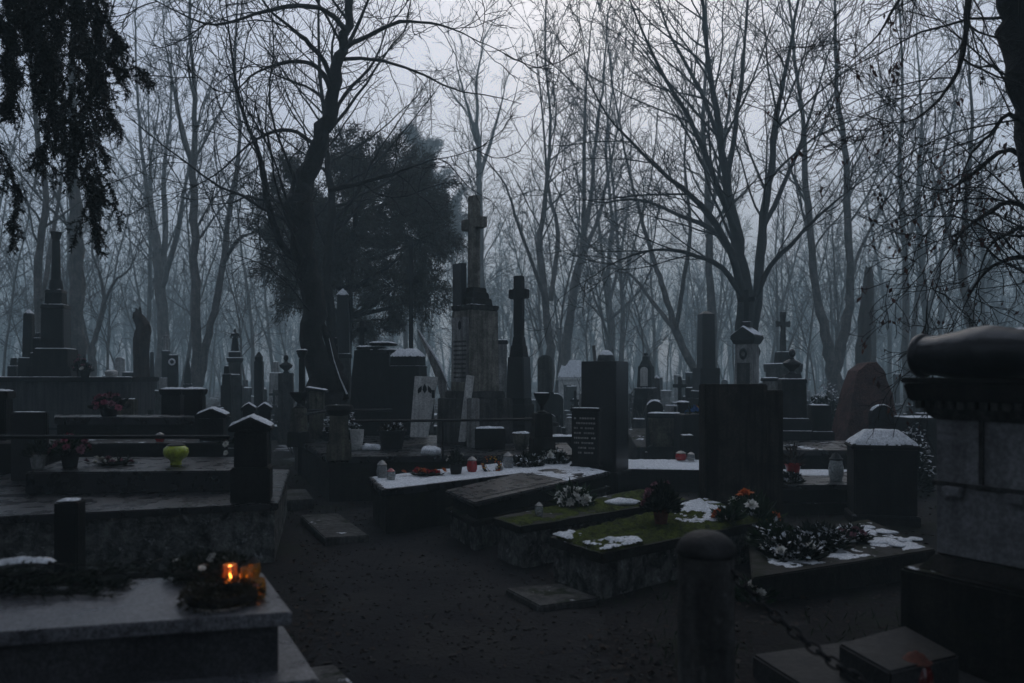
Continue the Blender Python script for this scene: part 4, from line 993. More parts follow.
def spray(name, label, loc, cols, n, L, rot=0, leaf=LEAFD):
    root = thing(name, label, 'flowers', loc, rot); lb = LB()
    for _ in range(160): lb.leaf((R.gauss(0, L * .2), R.gauss(0, L * .12), R.uniform(.0, .03)), (R.gauss(0, 1), R.gauss(0, .7), R.uniform(0, .5)), rv(), L * R.uniform(.2, .4), L * .05)
    lb.build('leaves', leaf, root)
    for m in cols:
        for _ in range(n):
            f = LB(); bloom(f, (R.gauss(0, L * .28), R.gauss(0, L * .14), R.uniform(.03, .075)), L * .11, (R.gauss(0, .4), R.gauss(0, .4), 1)); f.build('bloom', m, root)
    return root
spray('flower_spray', 'spray of pale pink flowers lying left of the lime lantern', (X(114, 7.9), 7.9, .70), [WHITEF, DPINK], 8, .34)
bouquet('potted_flowers', 'dark red flowers in a bowl on the raised tomb block', (X(109, 10.2), 10.2, 1.07), .25, .22, [DPINK, PINKF], (.12, .1), LEAFD, nf=24, fr=.05)
mono('small_block', 'small mossy stone block at the right of the dark red flowers', 'stone', 128, 11.2, [('block', 'box', 17, 16, 399, MOSSY, .02, .5)], 5)
lantern('round red lantern on the wall behind the lime lantern', (X(160, 9.2), 9.2, .83), .11, .05, REDG)
mono('leaning_plaque', 'black plaque with a snow lined top edge at far left', 'plaque', 30, 8.3, [('slab', 'box', 35, 35, 412, BLACK, .02, 1)], 4, .5, .18)
for px, py, s, lab in ((226, 444, 1, 'upper white ceramic rose hanging at the gabled pillar'), (226, 453, .8, 'lower white ceramic rose hanging at the gabled pillar')):
    f = LB(); 
    for q in range(3): bloom(f, (0, 0, 0), .032 * s, (-.3, -1, .4), 4)
    o = f.build('white_rose', WHITEF); o.location = (X(px, 6.72), 6.72, Z(py, 6.72)); tag(o, lab, 'flower')
spray('flower_spray', 'thin pink spray standing between the two gabled pillars', (X(232, 8.9), 8.9, .83), [DPINK], 7, .26)

# -- grey wall with columned monument on it
Y = 15.2; zt = Z(377, Y); xa, xb = X(-40, Y), X(131, Y); cx = (xa + xb) / 2
r_ = thing('grey_wall_tomb', 'long grey plastered tomb wall with a projecting ledge at far left', 'tomb', (cx, Y + .6, 0), 1.5)
MB().box(0, 0, -.06, xb - xa - .12, 1.1, zt - .09).build('wall', WALLM, r_, bevel=.01); MB().box(0, 0, zt - .095, xb - xa, 1.25, zt).build('ledge', DARK, r_, bevel=.015)
MB().box(0, -.57, .55, xb - xa - .1, .06, .60).build('string_course', DARK, r_)
snow(r_, xb - xa, .3, zt, .02, .75, c=(0, -.47))
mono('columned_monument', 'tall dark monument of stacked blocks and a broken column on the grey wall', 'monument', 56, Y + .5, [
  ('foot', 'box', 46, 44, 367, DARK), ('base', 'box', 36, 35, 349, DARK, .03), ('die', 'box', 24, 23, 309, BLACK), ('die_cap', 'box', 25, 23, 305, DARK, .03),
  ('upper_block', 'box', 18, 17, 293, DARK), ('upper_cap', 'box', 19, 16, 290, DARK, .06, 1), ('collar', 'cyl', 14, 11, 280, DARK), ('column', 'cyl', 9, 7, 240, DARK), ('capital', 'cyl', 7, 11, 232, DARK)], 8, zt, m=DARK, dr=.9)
mono('slim_obelisk', 'slim dark obelisk at far left with a small snow tip', 'obelisk', 29, 17.5, [('base', 'box', 19, 17, 358, DARK, .03), ('shaft', 'box', 11, 9, 314, DARKM), ('tip', 'hip', 9, 1, 310, DARK, .02)], 10)
mono('stepped_headstone', 'little stepped headstone squeezed between slim obelisk and columned monument', 'headstone', 38, 17, [('base', 'box', 14, 12, 353, DARK, .03), ('die', 'box', 8, 8, 338, DARK, .03), ('top', 'box', 5, 4, 333, DARK, .03)], 5)
mono('small_headstone', 'low dark headstone at the far left behind the wall', 'headstone', 14, 18, [('base', 'box', 10, 9, 366, DARK, .03), ('die', 'box', 6, 5, 358, DARK, .03)], 3)
mono('arched_headstone', 'pale rounded headstone far off behind the grey wall', 'headstone', 120, 30, [('slab', 'arch', 9, 9, 357, PALED, .03)], 4, dr=.4)
bouquet('dark_flowers', 'dark red flowers standing upright on the grey wall', (X(76, Y), Y + .15, zt), .13, .34, [DPINK], (.07, .13), LEAFD, nf=12, fr=.05)
bouquet('dark_flowers', 'low pot of pale pink flowers on the grey wall', (X(85, Y), Y, zt), .13, .16, [DPINK, WHITEF], (.10, .12), LEAFD, nf=12, fr=.045)
r_ = thing('white_bowl', 'upturned white bowl on the ledge of the grey wall', 'bowl', (X(106, Y), Y + .2, zt)); MB().lathe([(.07, -.003), (.11, .04), (.12, .09), (.10, .12), (.05, .14)], 18).build('bowl', WPOT, r_, smooth=60)

# ================================================================== LEFT BACKGROUND GRAVES
mono('angel_statue', 'small pale angel statue on a pedestal far left of centre', 'statue', 166, 24, [('base', 'box', 15, 13, 378, PALED, .03), ('pedestal', 'box', 9, 8, 353, DARK), ('cap', 'box', 10, 9, 351, DARK, .05, 1), ('statue', 'figure', 14, 14, 332, PALED)], 15)
r_ = mono('wreathed_headstone', 'dark headstone hung with a snow dusted ring wreath', 'headstone', 173, 22, [('slab', 'box', 11, 10, 355, DARK, .03)], 6, dr=.4)
o = MB().tor((0, 0, 0), .075, .022, 20, 8, M=Matrix.Rotation(pi / 2, 4, 'X')).build('snowy_ring', SNOW, r_, smooth=60); o.location = (0, -.09, Z(362, 22))
mono('pointed_headstone', 'far dark headstone with a pointed top left of the twin trunks', 'headstone', 188, 26, [('base', 'box', 10, 9, 384, DARK, .03), ('slab', 'gable', 7, 7, 357, DARK)], 4, dr=.5)
mono('thin_post_grave', 'thin dark grave post behind the two flat topped pillars', 'headstone', 152, 25, [('base', 'box', 9, 8, 380, DARK, .03), ('post', 'box', 4, 3, 352, DARK)], 4)
mono('statue_monument', 'dark standing statue on a corniced pedestal left of the pointed pillar', 'statue', 235, 21, [('base', 'box', 20, 18, 385, DARK), ('pedestal', 'box', 15, 13, 362, GREYD), ('cornice', 'box', 16, 18, 358, DARK, .05, 1), ('attic', 'box', 13, 13, 352, DARK, .05, 1), ('statue', 'figure', 14, 14, 329, DARK)], 12)
mono('stepped_pillar', 'short stepped pillar with snow ledges before the dark statue', 'headstone', 227, 19, [('base', 'box', 12, 11, 385, DARK), ('die', 'box', 9, 8, 374, DARK, .04, 1), ('top', 'box', 6, 5, 366, DARK, .04, 1)], 6)
mono('pointed_pillar', 'slim dark pillar with a pointed head near the evergreen', 'obelisk', 259, 20, [('shaft', 'box', 10, 9, 361, DARK), ('neck', 'box', 7, 8, 357, DARK), ('head', 'hip', 8, 2, 352, DARK)], 7)
mono('pale_stepped_headstone', 'pale stepped headstone far behind the pointed pillar', 'headstone', 276, 28, [('base', 'box', 13, 12, 373, PALED, .05, 1), ('die', 'box', 7, 6, 362, PALED, .05, 1)], 6)
mono('bust_monument', 'dark blocky bust on a broad base left of the crooked tree', 'statue', 286, 19, [('base', 'box', 17, 16, 373, GREYD), ('bust', 'bust', 15, 15, 355, DARK)], 10)
mono('stone_lamp', 'flat topped stone lamp on a thin leg against the crooked tree', 'lamp', 302, 12.8, [('leg', 'box', 7, 5, 358, DARKM), ('bowl', 'cyl', 6, 11, 352, DARK), ('lid', 'cyl', 12, 11, 350, DARK, .03, 1)], 0)
r_ = mono('tilted_lid_post', 'mossy stone post with a slanted lid of snow before the crooked tree', 'post', 317, 13.1, [('shaft', 'box', 15, 15, 391, MOSSY)], 6)
MB().box(0, 0, 0, .34, .3, .04, M=Matrix.Translation((0, 0, Z(391, 13.1))) @ Matrix.Rotation(radians(9), 4, 'Y')).build('lid', DARK, r_)
snow(r_, .34, .3, Z(391, 13.1) + .045, .025, 1, zf=lambda x, y: -x * .158)
mono('capped_obelisk', 'black obelisk with a white pyramid tip behind the crooked tree', 'obelisk', 343, 17.5, [('base', 'box', 18, 17, 380, GREYD), ('pedestal', 'box', 16, 15, 358, GREYD), ('plinth', 'box', 20, 19, 354, DARK, .06, 1), ('shaft', 'box', 16, 12, 296, BLACK), ('tip', 'hip', 15, 1, 290, DARK, .06, 1)], 8)
mono('stepped_headstone', 'little double ledged headstone against the white tipped obelisk', 'headstone', 336, 16.2, [('die', 'box', 6, 5, 345, DARK, .03, 1), ('top', 'box', 4, 4, 338, DARK, .03, 1)], 4)
mono('small_cross', 'small dark stone cross on a rough mound left of the sarcophagus', 'cross', 362, 15.5, [('base', 'box', 16, 12, 350, GREYD), ('cross', 'cross', 11, 5, 321, DARK)], -15)
# rough dark grotto with snow covered sarcophagus lids
r_ = thing('rock_grotto', 'dark grotto of piled rough stone topped with snowy lids', 'tomb', (X(375, 14.6), 14.6, 0), -8)
Yg = 14.6
MB().box(0, .15, -.06, mm(56, Yg), .9, Z(352, Yg), mm(34, Yg), .6).build('rock_pile', DARK, r_, rough=.07, cuts=4)
for cx_, cz_, w_ in ((-.06, 347, 25), (.16, 343, 22), (.2, 350, 26)):
    MB().box(cx_, .0, Z(cz_ + 3, Yg), mm(w_, Yg), .5, Z(cz_, Yg)).build('lid', DARK, r_, bevel=.02); snow(r_, mm(w_, Yg), .5, Z(cz_, Yg), .05, 1, c=(cx_, 0))
mono('lidded_sarcophagus', 'house shaped sarcophagus with a snowy roof right of the grotto', 'tomb', 408, 14.0, [('body', 'box', 36, 36, 368, DARK), ('cornice', 'box', 38, 37, 366, DARK, .03, 1), ('chest', 'box', 34, 33, 357, DARK), ('roof', 'hip', 36, 20, 350, DARK, .04, 1)], -12, dr=.8)
r_ = thing('slanted_slab', 'thin slanting stone blade with a snowy edge left of the cross pedestal', 'headstone', (X(436, 14.2), 14.2, 0)); Yq = 14.2
prof = [(X(a, Yq) - X(436, Yq), Z(b, Yq)) for a, b in ((418, 330), (428, 346), (438, 362), (447, 382), (447, 400), (441, 400), (436, 378), (427, 354), (419, 336))]
MB().xzprism(prof, -.05, .05).build('slab', PALED, r_, bevel=.008)
pl = [(p[0], -.03, p[1] + .01) for p in prof[:4]]; MB().tube(pl, [.012, .025, .03, .02], 6).build('snow_edge', SNOW, r_, smooth=60)
mono('thin_iron_cross', 'tall thin black cross in front of the dense evergreen', 'cross', 411, 17.5, [('base', 'box', 14, 12, 385, DARK), ('cross', 'cross', 15, 5, 237, DARK)], 10)

# ================================================================== CENTRE: RAILED FAMILY PLOT
P = [(X(327, 10.2), 10.2), (X(577, 10.5), 10.5), (X(560, 14.2), 14.2), (-3.75, 13.6)]; c = ctr(P); r_ = thing('railed_plot', 'broad dark stone terrace carrying the tall pedestal cross', 'grave plot', (*c, 0)); Pt = rel(P, c)
MB().prism(Pt, .47, .55).build('coping', SLAB, r_, bevel=.01); MB().prism(off(Pt, -.03), -.06, .472).build('retaining_wall', DARKM, r_, rough=.01, cuts=4)
mono('mossy_post', 'squat mossy corner post at the near left of the terrace', 'post', 339, 10.25, [('base', 'box', 29, 28, 443, MOSSY), ('shaft', 'box', 23, 21, 415, MOSSY), ('lip', 'cyl', 20, 27, 409, DARK), ('cap', 'cyl', 29, 27, 405, DARK)], 12, .52)
mono('mossy_post', 'mossy post with a dark stone bowl at the back left of the terrace', 'post', 299, 12.4, [('base', 'box', 26, 25, 431, DARKM), ('shaft', 'box', 20, 17, 408, MOSSY), ('bowl', 'urn', 22, 22, 392, DARK)], 12, .5)
mono('urn_post', 'stone post topped with a wide snow rimmed bowl right of the terrace', 'post', 542, 10.7, [('base', 'box', 27, 26, 437, DARKM), ('shaft', 'box', 21, 20, 413, DARKM), ('bowl', 'urn', 19, 19, 393, DARK, .012, .9)], 10, .52)
zr = Z(421, 10.2)
rail('iron_rail', 'black double rail between the mossy corner post and the bowl post', [(X(350, 10.15), 10.15, zr), (X(443, 10.3), 10.3, zr), (X(533, 10.6), 10.6, zr)], .018, [(X(443, 10.3), 10.3, .54, zr)])
rail('iron_rail', 'black rail along the left side of the terrace', [(X(330, 10.3), 10.3, Z(411, 10.3)), (X(306, 12.3), 12.3, Z(414, 12.3))], .02)
rail('iron_rail', 'black rail passing in front of the crooked tree roots', [(X(308, 12.5), 12.5, Z(411, 12.5)), (X(392, 12.9), 12.9, Z(410, 12.9))], .025)
snow(bpy.data.objects[-1] if False else r_, .5, .05, Z(409, 12.9) , .02, .9, c=(X(372, 12.9) - c[0], 12.9 - c[1]), name='snow_line') if False else None
# tall pedestal cross
Yc = 12.3; th = -50
r_ = mono('pedestal_cross', 'tall mossy stone cross on a high inscribed pedestal, tallest monument', 'cross', 475, Yc, [
  ('base', 'box', 78, 76, 398, GREYD), ('base_moulding', 'box', 62, 60, 391, GREYD), ('pedestal', 'box', 49, 47, 311, CROSSM), ('cornice', 'box', 47, 50, 306, GREYD, .02, .5)], th, .53, dr=1.05, bev=.015)
kz = Z(306, Yc) - .53
for i, (w, a, b) in enumerate(((.40, 306, 299), (.33, 299, 293), (.27, 293, 288))):
    MB().box(0, 0, Z(a, Yc) - .535, w, w, Z(b, Yc) - .53, w * .92, w * .92).build('step', DARKM, r_, bevel=.01)
b = MB(); cross_mb(b, Z(289, Yc) - .535, Z(196, Yc) - .53, .52, .165, .13, cx=-.01, cy=-.01); b.build('cross', CROSSM, r_, bevel=.012, rough=.006, cuts=3)
MB().box(-.13, -.2, Z(306, Yc) - .535, .24, .1, Z(264, Yc) - .53).build('plaque', BLACK, r_, bevel=.008)
fw = mm(49, Yc) / (cos(radians(50)) + 1.05 * sin(radians(50)))
panel = MB().box(0, -fw * 1.05 / 2 - .004, Z(382, Yc) - .53, fw * .78, .022, Z(318, Yc) - .53).build('inscription_panel', PALED, r_, bevel=.005)
b = MB(); yf = -fw * 1.05 / 2 - .0175
for k_ in range(9):
    zz = Z(343 + k_ * 4.4, Yc) - .53; xx = -fw * .3
    while xx < fw * .3:
        w_ = R.uniform(.012, .03); b.box(xx + w_ / 2, yf, zz, w_, .004, zz + .028); xx += w_ + .012
b.build('worn_lettering', GREYD, panel)
b = MB(); b.lathe([(.001, 0), (.045, .0), (.045, .006), (.001, .006)], 16, M=Matrix.Translation((0, yf, Z(326, Yc) - .53)) @ Matrix.Rotation(pi / 2, 4, 'X') @ Matrix.Diagonal((.8, 1.5, 1, 1))); b.build('emblem', INK, panel)
# dark cross
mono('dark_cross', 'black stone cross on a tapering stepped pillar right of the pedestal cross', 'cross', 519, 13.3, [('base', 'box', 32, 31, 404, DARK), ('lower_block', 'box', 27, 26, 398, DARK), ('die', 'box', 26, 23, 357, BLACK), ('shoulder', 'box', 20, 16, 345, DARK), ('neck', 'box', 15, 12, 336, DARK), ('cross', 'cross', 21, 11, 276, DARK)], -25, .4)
mono('pale_headstone', 'narrow pale headstone peeping between the two stone crosses', 'headstone', 501, 16.5, [('slab', 'box', 12, 12, 344, PALED), ('cap', 'box', 15, 13, 340, DARK, .03, .8)], 5, dr=.4)
mono('plain_tall_stone', 'plain dark upright stone right of the black cross', 'headstone', 545, 18, [('base', 'box', 20, 18, 392, DARK), ('slab', 'arch', 15, 15, 355, GREYD)], 10, dr=.35)
# leaning slabs
def lean_slab(name, label, corners, Y, t, m, ydip=.0):
    c = (X(sum(p[0] for p in corners) / 4, Y), Y); zb = .55
    root = thing(name, label, 'headstone', (c[0], c[1], zb)); pr = [(X(a, Y) - c[0], Z(b, Y) - zb) for a, b in corners]
    MB().xzprism(pr, -t / 2, t / 2).build('slab', m, root, bevel=.006); return root
r_ = lean_slab('carved_white_slab', 'leaning white marble slab with three carved dark leaves', [(410, 437), (428, 437.5), (438, 377), (415, 376)], 12.0, .07, PALE)
b = MB()
for a, b0, ang, l in ((425, 389, 0, 9), (420, 390, 24, 8), (430, 390, -22, 8)):
    M = Matrix.Translation((X(a, 12.0) - r_.location.x, -.037, Z(b0, 12) - .55)) @ Matrix.Rotation(radians(ang), 4, 'Y')
    q = mm(l, 12); b.xzprism([(0, -q * .5), (q * .24, -q * .1), (q * .2, q * .2), (0, q * .6), (-q * .2, q * .2), (-q * .24, -q * .1)], -.003, .003, M)
b.build('carved_leaves', INK, r_)
MB().box(X(433.5, 12) - r_.location.x, -.037, Z(398, 12) - .55, mm(3, 12), .006, Z(390, 12) - .55).build('small_plate', INK, r_)
lean_slab('thin_white_slab', 'thin pale slab leaning edge on against the cross base', [(459, 441), (466, 441), (474, 376), (467, 375)], 11.75, .3, PALE)
MB()
o = mono('low_block', 'narrow pale block standing under the pedestal cross', 'stone', 473, 11.55, [('block', 'box', 13, 13, 398, PALED)], -20, .55)
bouquet('bowl_planter', 'round dark planter with dry grass and snow before the white slab', (X(392, 11.3), 11.3, .55), .2, .16, [], (.2, .27), LEAFB, 220, fr=.05, snowy=.6, cat='planter')
r_ = thing('white_cup', 'tall white cup beside the mossy corner post', 'cup', (X(357, 11.2), 11.2, .55)); MB().lathe([(.07, -.003), (.08, .1), (.095, .2), (.1, .28), (.085, .28), (.075, .1)], 18).build('cup', WPOT, r_, smooth=50)
def lump(name, label, loc, s, m=SNOW, rough=.3, cat='snow', seed=1.0):
    b = MB(); b.ball((0, 0, s[2] * .6), 1, s, 3)
    for v in b.bm.verts:
        v.co *= 1 + .22 * noise.noise(v.co * (2.2 / max(s)) + Vector((seed, 0, 0))) ; v.co.z = max(v.co.z, -.002)
    o = b.build(name, m, smooth=70); o.location = loc; return tag(o, label, cat)
lump('snow_lump', 'rounded lump of snow on the terrace by the white cup', (X(371, 11.1), 11.1, .55), (.14, .11, .06), seed=2)
lump('snow_lump', 'flat lump of snow on the terrace coping below the white slab', (X(431, 10.5), 10.5, .55), (.14, .12, .07), seed=5)
r_ = mono('low_trough', 'low dark stone trough filled with snow right of the cross base', 'planter', 490, 11.3, [('trough', 'box', 31, 31, 428, DARKM, .05, .8)], 3, .55, dr=.6)
r_ = thing('mossy_pot', 'pale mossy pot heaped with snow beside the trough', 'pot', (X(521, 11.2), 11.2, .55)); MB().lathe([(.07, -.003), (.11, .08), (.12, .2), (.1, .24)], 16).build('pot', MOSSY, r_, smooth=50); snow(r_, .25, .25, .235, .06, 1, disc=True)
bouquet('snowy_shrub', 'little snow laden shrub at the foot of the crooked tree', (X(342, 12.9), 12.9, .55), .38, .52, [], None, LEAFD, 900, fr=.06, snowy=.55, cat='shrub')

# ================================================================== GRAVE ROW IN THE MIDDLE
def grave(name, label, pxs, z, parts, extra=None):
    P = quad(pxs, z); c = ctr(P); root = thing(name, label, 'grave', (c[0], c[1], 0)); q = rel(P, c)
    for pn, d, z0, z1, m, kw in parts: MB().prism(off(q, d), z0, z1).build(pn, m, root, **kw)
    return root, q, c
rE, qE, cE = grave('snowy_grave', 'long low grave whose top is covered with snow, lanterns and flowers', [(382, 490), (602, 464), (580, 454), (368, 477)], .45,
   [('top_slab', 0, .38, .45, SLAB, dict(bevel=.008)), ('body', -.05, -.06, .382, DARKM, dict(rough=.01, cuts=3))])
polysnow(rE, off(qE, -.01), .451, .028, .82)
def onE(px, py): return (*G(px, py, .455), .455)
lantern('clear glass lantern at the left end of the snowy grave', onE(382, 478), .2, .06, CLEARG); lantern('squat red capped glass lantern beside the leftmost clear one', onE(391, 480), .13, .05, CLEARG, lid=REDG)
spray('flower_spray', 'spray of orange and red flowers lying in the snow', onE(427, 476), [ORANGEF, REDF], 9, .36)
bouquet('dark_pot_plant', 'dark green potted plant on the snowy grave', onE(456, 474), .12, .2, [WHITEF], (.085, .13), LEAFD, 240, nf=4, fr=.03)
lantern('red glass lantern with metal lid on the snowy grave', onE(472, 472), .19, .062, REDG)
r_ = wreath('orange_wreath', 'upright little ring wreath of orange flowers on the snowy grave', onE(491, 471), .1, .028, LEAFD, 260, extra=[ORANGEF, YELF], ne=22)
r_.rotation_euler = (radians(62), 0, radians(20)); r_.location.z += .05
lantern('clear glass lantern right of the orange ring wreath', onE(508, 468), .2, .068, CLEARG)
lump('white_lump', 'low white ceramic ornament between orange wreath and clear lantern', onE(499, 470), (.05, .05, .04), WPOT, cat='ornament', seed=8)
bouquet('snowy_bouquet', 'heap of snow dusted dark flowers on the snowy grave, left heap', onE(527, 466), .24, .15, [], None, LEAFD, 520, fr=.045, snowy=.5)
bouquet('snowy_bouquet', 'heap of white flowers and dark leaves at the head of the snowy grave', onE(553, 463), .24, .16, [WHITEF], None, LEAFD, 420, nf=10, fr=.05, snowy=.5)

rF, qF, cF = grave('slab_grave', 'dark sloping slab grave on a rough stone base, middle of the row', [(445, 490), (474, 502.5), (611, 471.5), (566, 462)], .45,
   [('top_slab', 0, .40, .45, SLAB, dict(bevel=.012)), ('body', -.07, .27, .402, DARK, dict(bevel=.006)), ('ledge', .0, .22, .272, DARKM, dict(bevel=.01)), ('base', -.05, -.06, .222, CONC, dict(rough=.012, cuts=4))])
ss = [qF[2], (qF[2][0] * .62 + qF[1][0] * .38, qF[2][1] * .62 + qF[1][1] * .38), (qF[3][0] * .55 + qF[0][0] * .45, qF[3][1] * .55 + qF[0][1] * .45), qF[3]]
polysnow(rF, off(ss, -.01), .451, .022, .62)
MB().prism(off(qF, -.12), .448, .456).build('raised_field', SLAB, rF, bevel=.003)
rM, qM, cM = grave('mossy_grave', 'low grave with a mossy rough top carrying white flowers', [(493, 517.6), (520.5, 526.6), (692, 499), (640, 489)], .34,
   [('top_slab', 0, .28, .34, DARKM, dict(rough=.006, cuts=4)), ('base', -.03, -.06, .282, CONC, dict(rough=.015, cuts=4))])
def mosstop(root, q, z, t, cover, name='moss_mat'):
    xs_ = [p[0] for p in q]; ys_ = [p[1] for p in q]; cc = ((min(xs_) + max(xs_)) / 2, (min(ys_) + max(ys_)) / 2)
    o = snow(root, max(xs_) - min(xs_), max(ys_) - min(ys_), z, t, cover, c=cc, poly=rel(q, cc), name=name, thin=1, lump=.5)
    if o: o.data.materials[0] = MOSS
    return o
mosstop(rM, off(qM, -.01), .341, .02, .62); polysnow(rM, [(p[0] * .3 + qM[2][0] * .55, p[1] * .3 + qM[2][1] * .55) for p in qM], .35, .03, .6)
def onM(px, py): return (*G(px, py, .345), .345)
bouquet('white_flowers', 'bunch of large white and cream flowers with green leaves', onM(573, 505), .20, .15, [WHITEF], None, LEAFG, 170, nf=20, fr=.072)
lantern('small glass lantern with a red base on the mossy grave', onM(539, 516), .125, .038, CLEARG, lid=METALC)
lump('snow_lump', 'patch of crusted snow right of the white flowers', onM(622, 504), (.17, .12, .035), seed=9)
rN, qN, cN = grave('moss_covered_grave', 'low grave thick with green moss and patches of snow, nearest of the row', [(550, 537), (602, 554), (772, 520), (705, 499)], .32,
   [('top_slab', 0, .25, .32, DARKM, dict(rough=.008, cuts=4)), ('base', -.02, -.06, .252, CONC, dict(rough=.018, cuts=4))])
mosstop(rN, off(qN, .0), .322, .035, .93)
def lerp2(u, v): 
    a = [(qN[0][k] * (1 - u) + qN[3][k] * u) for k in (0, 1)]; b2 = [(qN[1][k] * (1 - u) + qN[2][k] * u) for k in (0, 1)]
    return (a[0] * (1 - v) + b2[0] * v, a[1] * (1 - v) + b2[1] * v)
polysnow(rN, [lerp2(.45, .05), lerp2(.98, .03), lerp2(.98, .9), lerp2(.6, .8)], .352, .06, .52)
polysnow(rN, [lerp2(.0, .5), lerp2(.0, 1), lerp2(.28, .98), lerp2(.22, .72)], .348, .05, .55)
polysnow(rN, [lerp2(.0, .0), lerp2(.0, .4), lerp2(.1, .35), lerp2(.1, .0)], .348, .05, .6)
def onN(px, py): return (*G(px, py, .345), .345)
bouquet('green_bouquet', 'dark green fir bouquet in a terracotta pot on the moss', onN(661, 524), .19, .27, [DPINK], (.07, .13), LEAFD, 900, nf=6, fr=.04, potm=TERRA)
bouquet('orange_bouquet', 'bouquet with one bright orange rose and long green leaves', (*G(752, 550, 0.02), 0.0), .27, .40, [ORANGEF, WHITEF], (.12, .2), LEAFG, 420, nf=6, fr=.07)
bouquet('orange_bouquet', 'smaller cluster of orange and green leaves at the end of the moss', onN(728, 521), .13, .12, [ORANGEF], None, LEAFG, 160, nf=4, fr=.05)

# black tall slab, inscribed stone, mossy headstone
mono('black_slab', 'tall plain black granite slab, thick and turned to show its side', 'headstone', 605, 10.75, [('foot', 'box', 56, 56, 470, DARK), ('slab', 'box', 49, 49, 361.5, BLACK)], -30, dr=.9)
r_ = mono('inscribed_stone', 'small dark headstone with rows of worn pale lettering', 'headstone', 586, 9.95, [('foot', 'box', 33, 33, 464, DARK), ('slab', 'box', 29, 29, 411, DARK), ('cap', 'box', 33, 32, 408, DARK, .012, .9)], -24, 0, dr=.3)
w_ = mm(29, 9.95) / (cos(radians(24)) + .3 * sin(radians(24))); b = MB()
for k_ in range(8):
    zz = Z(419 + k_ * 4.9, 9.95); xx = -w_ * .40
    while xx < w_ * .34:
        l_ = R.uniform(.012, .03)
        if R.random() < .85: b.box(xx + l_ / 2, -w_ * .15 - .001, zz, l_, .006, zz + .022)
        xx += l_ + .008
b.build('worn_lettering', CHALK, [o for o in r_.children if o.name.startswith('slab')][0])
r_ = mono('mossy_headstone', 'broad dark mossy headstone standing tall behind the moss covered grave', 'headstone', 733, 8.4, [('foot', 'box', 86, 86, 500, DARKM), ('slab', 'box', 66, 66, 384, STREAK)], 6, dr=.3)
MB().box(.41, .0, -.06, .19, .22, Z(390, 8.4)).build('side_wing', STREAK, r_, bevel=.01)

# flat flagstones by the path
for pxs, z, lab in (([(300, 515), (338, 513), (369, 535), (325, 538)], .06, 'worn flagstone lying by the path below the terrace'), ([(272, 490), (306, 489), (314, 499), (280, 501)], .10, 'small flat step beyond the gabled pillar'),
                    ([(505, 588), (560, 583), (600, 598), (540, 606)], .035, 'half sunken flagstone before the mossy graves'), ([(300, 668), (335, 664), (362, 690), (318, 700)], .06, 'flagstone at the bottom beside the granite tomb')):
    P = quad(pxs, z); c = ctr(P); b = MB(); b.prism(rel(P, c), -.05 - z * 0, z); o = b.build('flagstone', GREYD, bevel=.01); o.location = (c[0], c[1], 0); tag(o, lab, 'paving stone')

# ================================================================== RIGHT SIDE
# bollard with chain
Yb = 3.35
r_ = thing('stone_bollard', 'round dome topped stone bollard near the bottom of the picture', 'bollard', (X(706, Yb), Yb, 0))
zt = Z(530, Yb); rb = mm(56, Yb) / 2
MB().lathe([(rb * 1.02, -.08), (rb * 1.0, .2), (rb * .985, zt - .105)], 32).build('shaft', GREYD, r_, smooth=50, rough=.004, cuts=3)
MB().lathe([(rb * .93, zt - .11), (rb * 1.05, zt - .098), (rb * 1.07, zt - .085)] + [(rb * 1.04 * cos(k * pi / 18), zt - .085 + .085 * sin(k * pi / 18)) for k in range(1, 9)] + [(.004, zt)], 32).build('dome', BOLL, r_, smooth=60)
def chain(name, label, a, b, sag, L=.06, w=.0105):
    a = np.array(a); b = np.array(b); n = int(np.linalg.norm(b - a) * 1.08 / (L * .78)); root_b = MB()
    for i in range(n):
        t = (i + .5) / n; p = a + (b - a) * t - np.array((0, 0, 4 * sag * t * (1 - t))); d = (b - a) / np.linalg.norm(b - a) - np.array((0, 0, 4 * sag * (1 - 2 * t) / np.linalg.norm(b - a)))
        d = Vector(d).normalized(); s = Vector((0, 0, 1)).cross(d).normalized(); u = d.cross(s)
        if i % 2: s, u = (s + u).normalized(), (u - s).normalized()
        else: s, u = (s - u).normalized(), (u + s).normalized()
        M = Matrix((( d.x, s.x, u.x, p[0]), (d.y, s.y, u.y, p[1]), (d.z, s.z, u.z, p[2]), (0, 0, 0, 1)))
        pts = []
        for k in range(17):
            q = 2 * pi * k / 16; pts.append((M @ Vector((cos(q) * L * .5 * .78 + (L * .1 if cos(q) > 0 else -L * .1), sin(q) * L * .30, 0)))[:])
        root_b.tube(pts, w * .5, 6)
    o = root_b.build(name, IRON, smooth=60); return tag(o, label, 'chain')
chain('iron_chain', 'heavy iron chain sagging from the dome topped bollard to the lower right', (X(728, 3.3), 3.3, Z(568, 3.3)), (X(905, 2.75), 2.75, Z(706, 2.75)), .05)
